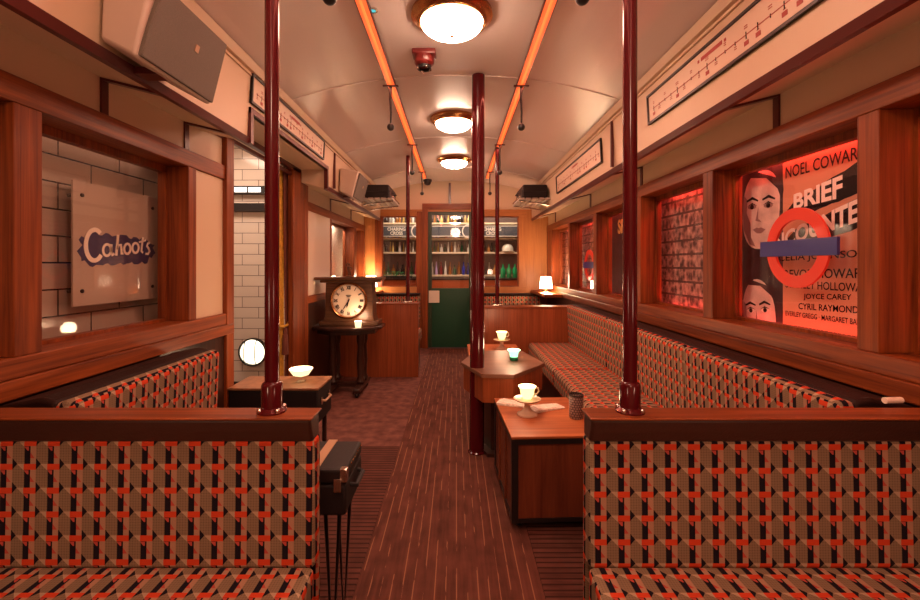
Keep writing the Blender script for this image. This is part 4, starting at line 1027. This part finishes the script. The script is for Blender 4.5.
tag(MB().tube([(nx - 0.022, ny, 0.8465), (nx + 0.026, ny + 0.004, 0.8465)], 0.008, 12).build('cream_peg', LETTER), 'small cream peg lying on the cap of the right foreground bench', 'peg')  # plain cylinder for a small cream peg

# light of the candles in their cups, dishes and glasses
for c_ in ((0.366, 2.235, 0.60), (0.385, 3.66, 0.67), (0.395, 2.97, 0.64), (-0.93, 2.61, 0.60), (-0.885, 3.935, 0.715)):
    point('candle_light', c_, CANDLE_W, (1.0, 0.60, 0.36), 0.05)

# ------------------------------------------------------------------ table lamps on the far corners
def table_lamp(x, y, z, label):
    t = thing('table_lamp', label, 'lamp', (x, y, z), 'small lit table lamps')
    MB().lathe([(0.045, 0), (0.045, 0.008), (0.016, 0.016), (0.012, 0.045), (0.012, 0.07)], (x, y, z), 20).build('base', BRASS, t)
    MB().lathe([(0.082, 0.058), (0.066, 0.205), (0.063, 0.205), (0.079, 0.058)], (x, y, z), 28).build('lamp_shade', SHADE, t)
struct('trim_lamp_ledge_right', MB().box(1.08, 1.297, 5.3, 6.277, 0.802, 0.84), WY); struct('trim_lamp_ledge_left', MB().box(-1.318, -1.05, 5.95, 6.277, 0.802, 0.84), WY)
table_lamp(1.17, 5.66, 0.84, 'lit white table lamp on the ledge in the far right corner')
table_lamp(-1.19, 6.10, 0.84, 'lit white table lamp in the far left corner, half hidden by the clock')
point('lamp_bulb', (1.17, 5.66, 1.03), 3.0, (1, 0.7, 0.45), 0.03); point('lamp_bulb', (-1.19, 6.10, 1.03), 2.2, (1, 0.7, 0.45), 0.03)

# ------------------------------------------------------------------ opening on the left: curtain, bulkhead lamp, lit frame
t = thing('curtain', 'gold curtain with brown edge, tied back at the far side of the left opening', 'curtain', (-1.375, 3.42, 0.12))
def drape(xc, ya, widths, m, nm):
    v = []; f = []; zs = [0.12, 0.35, 0.60, 0.70, 0.80, 1.1, 1.5, 1.98]; n = 18
    for z, w in zip(zs, widths):
        r = [(xc + 0.010 * math.sin(i / n * PI * 7), ya - w * i / n) for i in range(n + 1)]
        v += [(a - 0.003, b, z) for a, b in r] + [(a + 0.003, b, z) for a, b in reversed(r)]
    m_ = 2 * (n + 1)
    for i in range(len(zs) - 1):
        for j in range(m_): k = (j + 1) % m_; f.append((i * m_ + j, i * m_ + k, (i + 1) * m_ + k, (i + 1) * m_ + j))
    f += [tuple(range(m_)), tuple((len(zs) - 1) * m_ + j for j in range(m_))]
    MB().add(v, f, True).build(nm, m, t)
drape(-1.385, 3.475, [0.14, 0.13, 0.11, 0.09, 0.11, 0.13, 0.14, 0.14], GOLD, 'drape')
drape(-1.366, 3.60, [0.14, 0.13, 0.12, 0.11, 0.125, 0.14, 0.15, 0.16], BROWNV, 'brown_edge')
MB().tube([(-1.352, 3.56, 0.76), (-1.348, 3.47, 0.72), (-1.362, 3.40, 0.715), (-1.380, 3.37, 0.73)], 0.010, 8).build('tie_cord', GOLD, t)
MB().lathe([(0.008, 0.0), (0.018, -0.03), (0.014, -0.05), (0.020, -0.06), (0.026, -0.21), (0.0, -0.212)], (-1.335, 3.40, 0.71), 16).build('tassel', BROWNV, t)
bx, bz = -1.905, 0.385
t = thing('bulkhead_lamp', 'round lit bulkhead lamp with wire cage low on the white tiles', 'lamp', (bx, 4.10, bz))
MB().ring((bx, 4.10, bz), 0.130, 0.118, -0.04, -0.001, 'y', 36).build('rim', IRON, t)
MB().lathe([(0.116, -0.02), (0.105, -0.05), (0.07, -0.078), (0.0, -0.09)], (bx, 4.10, bz), 32, 'y').build('glass', BULB, t)
for k in (-0.05, 0.05):
    r = math.sqrt(0.125 ** 2 - k ** 2)
    MB().tube([(bx + k, 4.10 - 0.035 - 0.062 * math.sin(PI * i / 10) ** 0.7 if 0 < i < 10 else 4.065, bz + r * math.cos(PI * i / 10)) for i in range(11)], 0.004, 6).build('cage_bar', IRON, t)
t = thing('lit_wall_frame', 'black frame with lit white panels high on the tiles in the opening', 'light box', (-1.95, 4.09, 1.70))
MB().box(-2.2, -1.60, 4.04, 4.098, 1.862, 1.935).build('upper_bar', BLACK, t); MB().box(-2.2, -1.60, 4.04, 4.098, 1.70, 1.775).build('lower_bar', BLACK, t)
for a in (-2.0, -1.87, -1.70): MB().box(a - 0.075 + 0.02, a + 0.055, 4.034, 4.0405, 1.878, 1.92).build('lit_panel', LITP, t)

# ------------------------------------------------------------------ the bar seen through the end wall
YS = 7.62
def shelf(z, label, m=BARW):
    return tag(MB().box(-1.6, 1.6, YS - 0.13, YS + 0.175, z - 0.028, z).build('bar_shelf', m), label, 'shelf', 'shelves of the back bar')
SH = [(1.93, 'top'), (1.67, 'upper'), (1.425, 'middle'), (1.03, 'lower')]
for z, n_ in SH: shelf(z, '%s shelf of bottles behind the bar, seen past the green door' % n_)
t = thing('bar_counter', 'orange-fronted back bar counter seen through the door glass', 'counter', (0, 7.3, 0))
MB().box(-1.5, 1.5, 7.12, 7.40, 0.003, 0.955).build('front', ORANGE, t, bevel=0.004)
MB().box(-1.55, 1.55, 7.08, 7.44, 0.955, 0.985).build('worktop', DWZ, t, bevel=0.004)
SHAPES = {
    'tall': [(0.030, 0), (0.032, 0.006), (0.032, 0.15), (0.013, 0.19), (0.012, 0.245), (0.014, 0.246), (0.014, 0.262), (0, 0.263)],
    'squat': [(0.036, 0), (0.039, 0.006), (0.039, 0.11), (0.016, 0.14), (0.013, 0.185), (0.017, 0.187), (0.017, 0.205), (0, 0.206)],
    'slim': [(0.026, 0), (0.027, 0.006), (0.024, 0.11), (0.011, 0.19), (0.010, 0.25), (0.012, 0.251), (0.012, 0.27), (0, 0.271)],
}
COLS = {'dark green': (0.01, 0.06, 0.025), 'amber': (0.40, 0.15, 0.03), 'pale clear': (0.60, 0.55, 0.50), 'near black': (0.02, 0.012, 0.012),
        'golden': (0.62, 0.42, 0.12), 'lilac': (0.36, 0.24, 0.42), 'deep blue': (0.02, 0.03, 0.30), 'ruby red': (0.30, 0.02, 0.03)}
CM = {k: mat(k.replace(' ', '_') + '_bottle_glass', c, 0.12, coat=0.5) for k, c in COLS.items()}
PROTO = {}
def bottle(shape, colour, x, y, z, label, sz=1.0):
    key = (shape, colour)
    if key not in PROTO:
        o = MB().lathe(SHAPES[shape], (0, 0, 0), 14).build('bottle', CM[colour]); PROTO[key] = o.data
    else:
        o = bpy.data.objects.new('bottle', PROTO[key]); COL.objects.link(o)
    o.location = (x, y, z); o.scale = (sz, sz, sz)
    return tag(o, label, 'bottle', 'bottles on the back bar')
rb = random.Random(11)
PANES = [('left window', -1.30, -0.66), ('door glass', -0.46, 0.25), ('right window', 0.36, 0.72)]
ORD = ['first', 'second', 'third', 'fourth', 'fifth', 'sixth', 'seventh', 'eighth', 'ninth', 'tenth', 'eleventh', 'twelfth', 'thirteenth', 'fourteenth']
for z, sn_ in SH:
    for pn, xa, xb in PANES:
        if sn_ == 'top' and pn == 'right window': continue
        n = int((xb - xa) / (0.058 if sn_ != 'lower' else 0.074))
        for i in range(n):
            x = xa + (xb - xa) * (i + 0.5) / n
            cs = {'top': ['golden', 'amber', 'dark green', 'near black', 'pale clear'], 'upper': ['lilac', 'pale clear', 'near black', 'amber', 'lilac'],
                  'middle': ['pale clear', 'golden', 'pale clear', 'amber', 'near black', 'dark green'], 'lower': ['near black', 'lilac', 'pale clear', 'amber', 'ruby red', 'dark green']}[sn_]
            c = rb.choice(cs)
            if sn_ == 'lower' and pn == 'door glass' and i >= n - 2: c = 'deep blue'
            s_ = rb.choice(['tall', 'squat', 'slim']); sz = {'top': 0.70, 'upper': 0.66, 'middle': 0.68, 'lower': 0.88}[sn_] * rb.uniform(0.92, 1.0)
            bottle(s_, c, x, YS + (-0.045 if i % 2 else 0.03), z, '%s bottle, %s from the left on the %s bar shelf behind the %s' % (c, ORD[i], sn_, pn), sz)
BG = mat('bright_green_glass', (0.0, 0.30, 0.10), 0.1, emit=None)
for k, x in enumerate((0.80, 0.90, 1.0)):
    o = MB().lathe([(0.040, 0), (0.042, 0.006), (0.042, 0.14), (0.014, 0.18), (0.013, 0.23), (0, 0.232)], (0, 0, 0), 16).build('bottle', BG)
    o.location = (x * 0.98, 7.24, 0.985); tag(o, '%s bright green bottle on the counter behind the right end window' % ORD[k], 'bottle', 'green bottles on the counter')
PLANT = mat('herb_leaf', (0.03, 0.22, 0.05), 0.6)
t = thing('herb_tray', 'tray of green herbs on the counter behind the left end window', 'plant', (-1.0, 7.22, 0.985))
MB().box(-1.22, -0.72, 7.15, 7.30, 0.985, 1.02).build('tray', BLACK, t)
mb = MB(); r = random.Random(2)
for k in range(120):
    x, y, z = r.uniform(-1.2, -0.74), r.uniform(7.16, 7.29), r.uniform(1.02, 1.09); a = r.uniform(0, 6.28); w = 0.018
    mb.add([(x, y, z), (x + w * math.cos(a), y + w * math.sin(a), z + 0.012), (x + 2 * w * math.cos(a), y + 2 * w * math.sin(a), z + 0.004), (x + w * math.cos(a) - 0.008 * math.sin(a), y + w * math.sin(a) + 0.008 * math.cos(a), z - 0.004)], [(0, 1, 2), (0, 2, 3)])
o = mb.build('leaves', PLANT, t); o['kind'] = 'stuff'
# station sign on the back bar
t = thing('station_sign', 'dark sign lettered CHARING CROSS across the back bar shelves', 'sign', (0, 7.42, 1.62))
MB().box(-1.27, 1.12, 7.455, 7.475, 1.70, 1.86).build('board', SLATE, t)
f = MB().box(-1.28, 1.13, 7.450, 7.476, 1.86, 1.872).box(-1.28, 1.13, 7.450, 7.476, 1.688, 1.70)
f.build('board_edge', LETTER, t)
for xx in (-1.02, 0.62):
    MB().text('CHARING', 0.078, (xx, 7.452, 1.812), (1, 0, 0), (0, 0, 1), 0.002, 0.003, 0.9).build('lettering', LETTER, t)
    MB().text('CROSS', 0.078, (xx, 7.452, 1.742), (1, 0, 0), (0, 0, 1), 0.002, 0.003, 0.9).build('lettering', LETTER, t)
for xx in (-0.65, 0.22):
    MB().ring((xx, 7.46, 1.78), 0.12, 0.10, -0.012, 0.0, 'y', 36).build('roundel_ring', LETTER, t)
for xx in (-1.24, 1.09): MB().box(xx - 0.01, xx + 0.01, 7.476, 7.53, 1.70, 1.86).build('sign_bracket', BLACK, t)
# glass dome and lemon on the right end
t = thing('cake_dome', 'glass dome on a pale plate on the shelf behind the right end window', 'dome', (0.90, YS - 0.04, 1.425))
MB().lathe([(0.12, 0), (0.13, 0.012), (0, 0.014)], (0.90, YS - 0.04, 1.425), 28).build('plate', CHINA, t)
MB().lathe([(0.10, 0.015), (0.10, 0.07), (0.075, 0.12), (0.03, 0.145), (0.0, 0.148)], (0.90, YS - 0.04, 1.425), 28).build('cover', mat('frosted_dome', (0.7, 0.62, 0.5), 0.2), t)
tag(MB().ball((1.0, YS - 0.04, 1.711), 0.042, 10, 1, 1, 0.95).build('lemon', mat('lemon_skin', (0.75, 0.52, 0.06), 0.5)), 'yellow lemon on the upper bar shelf behind the right end window', 'fruit')
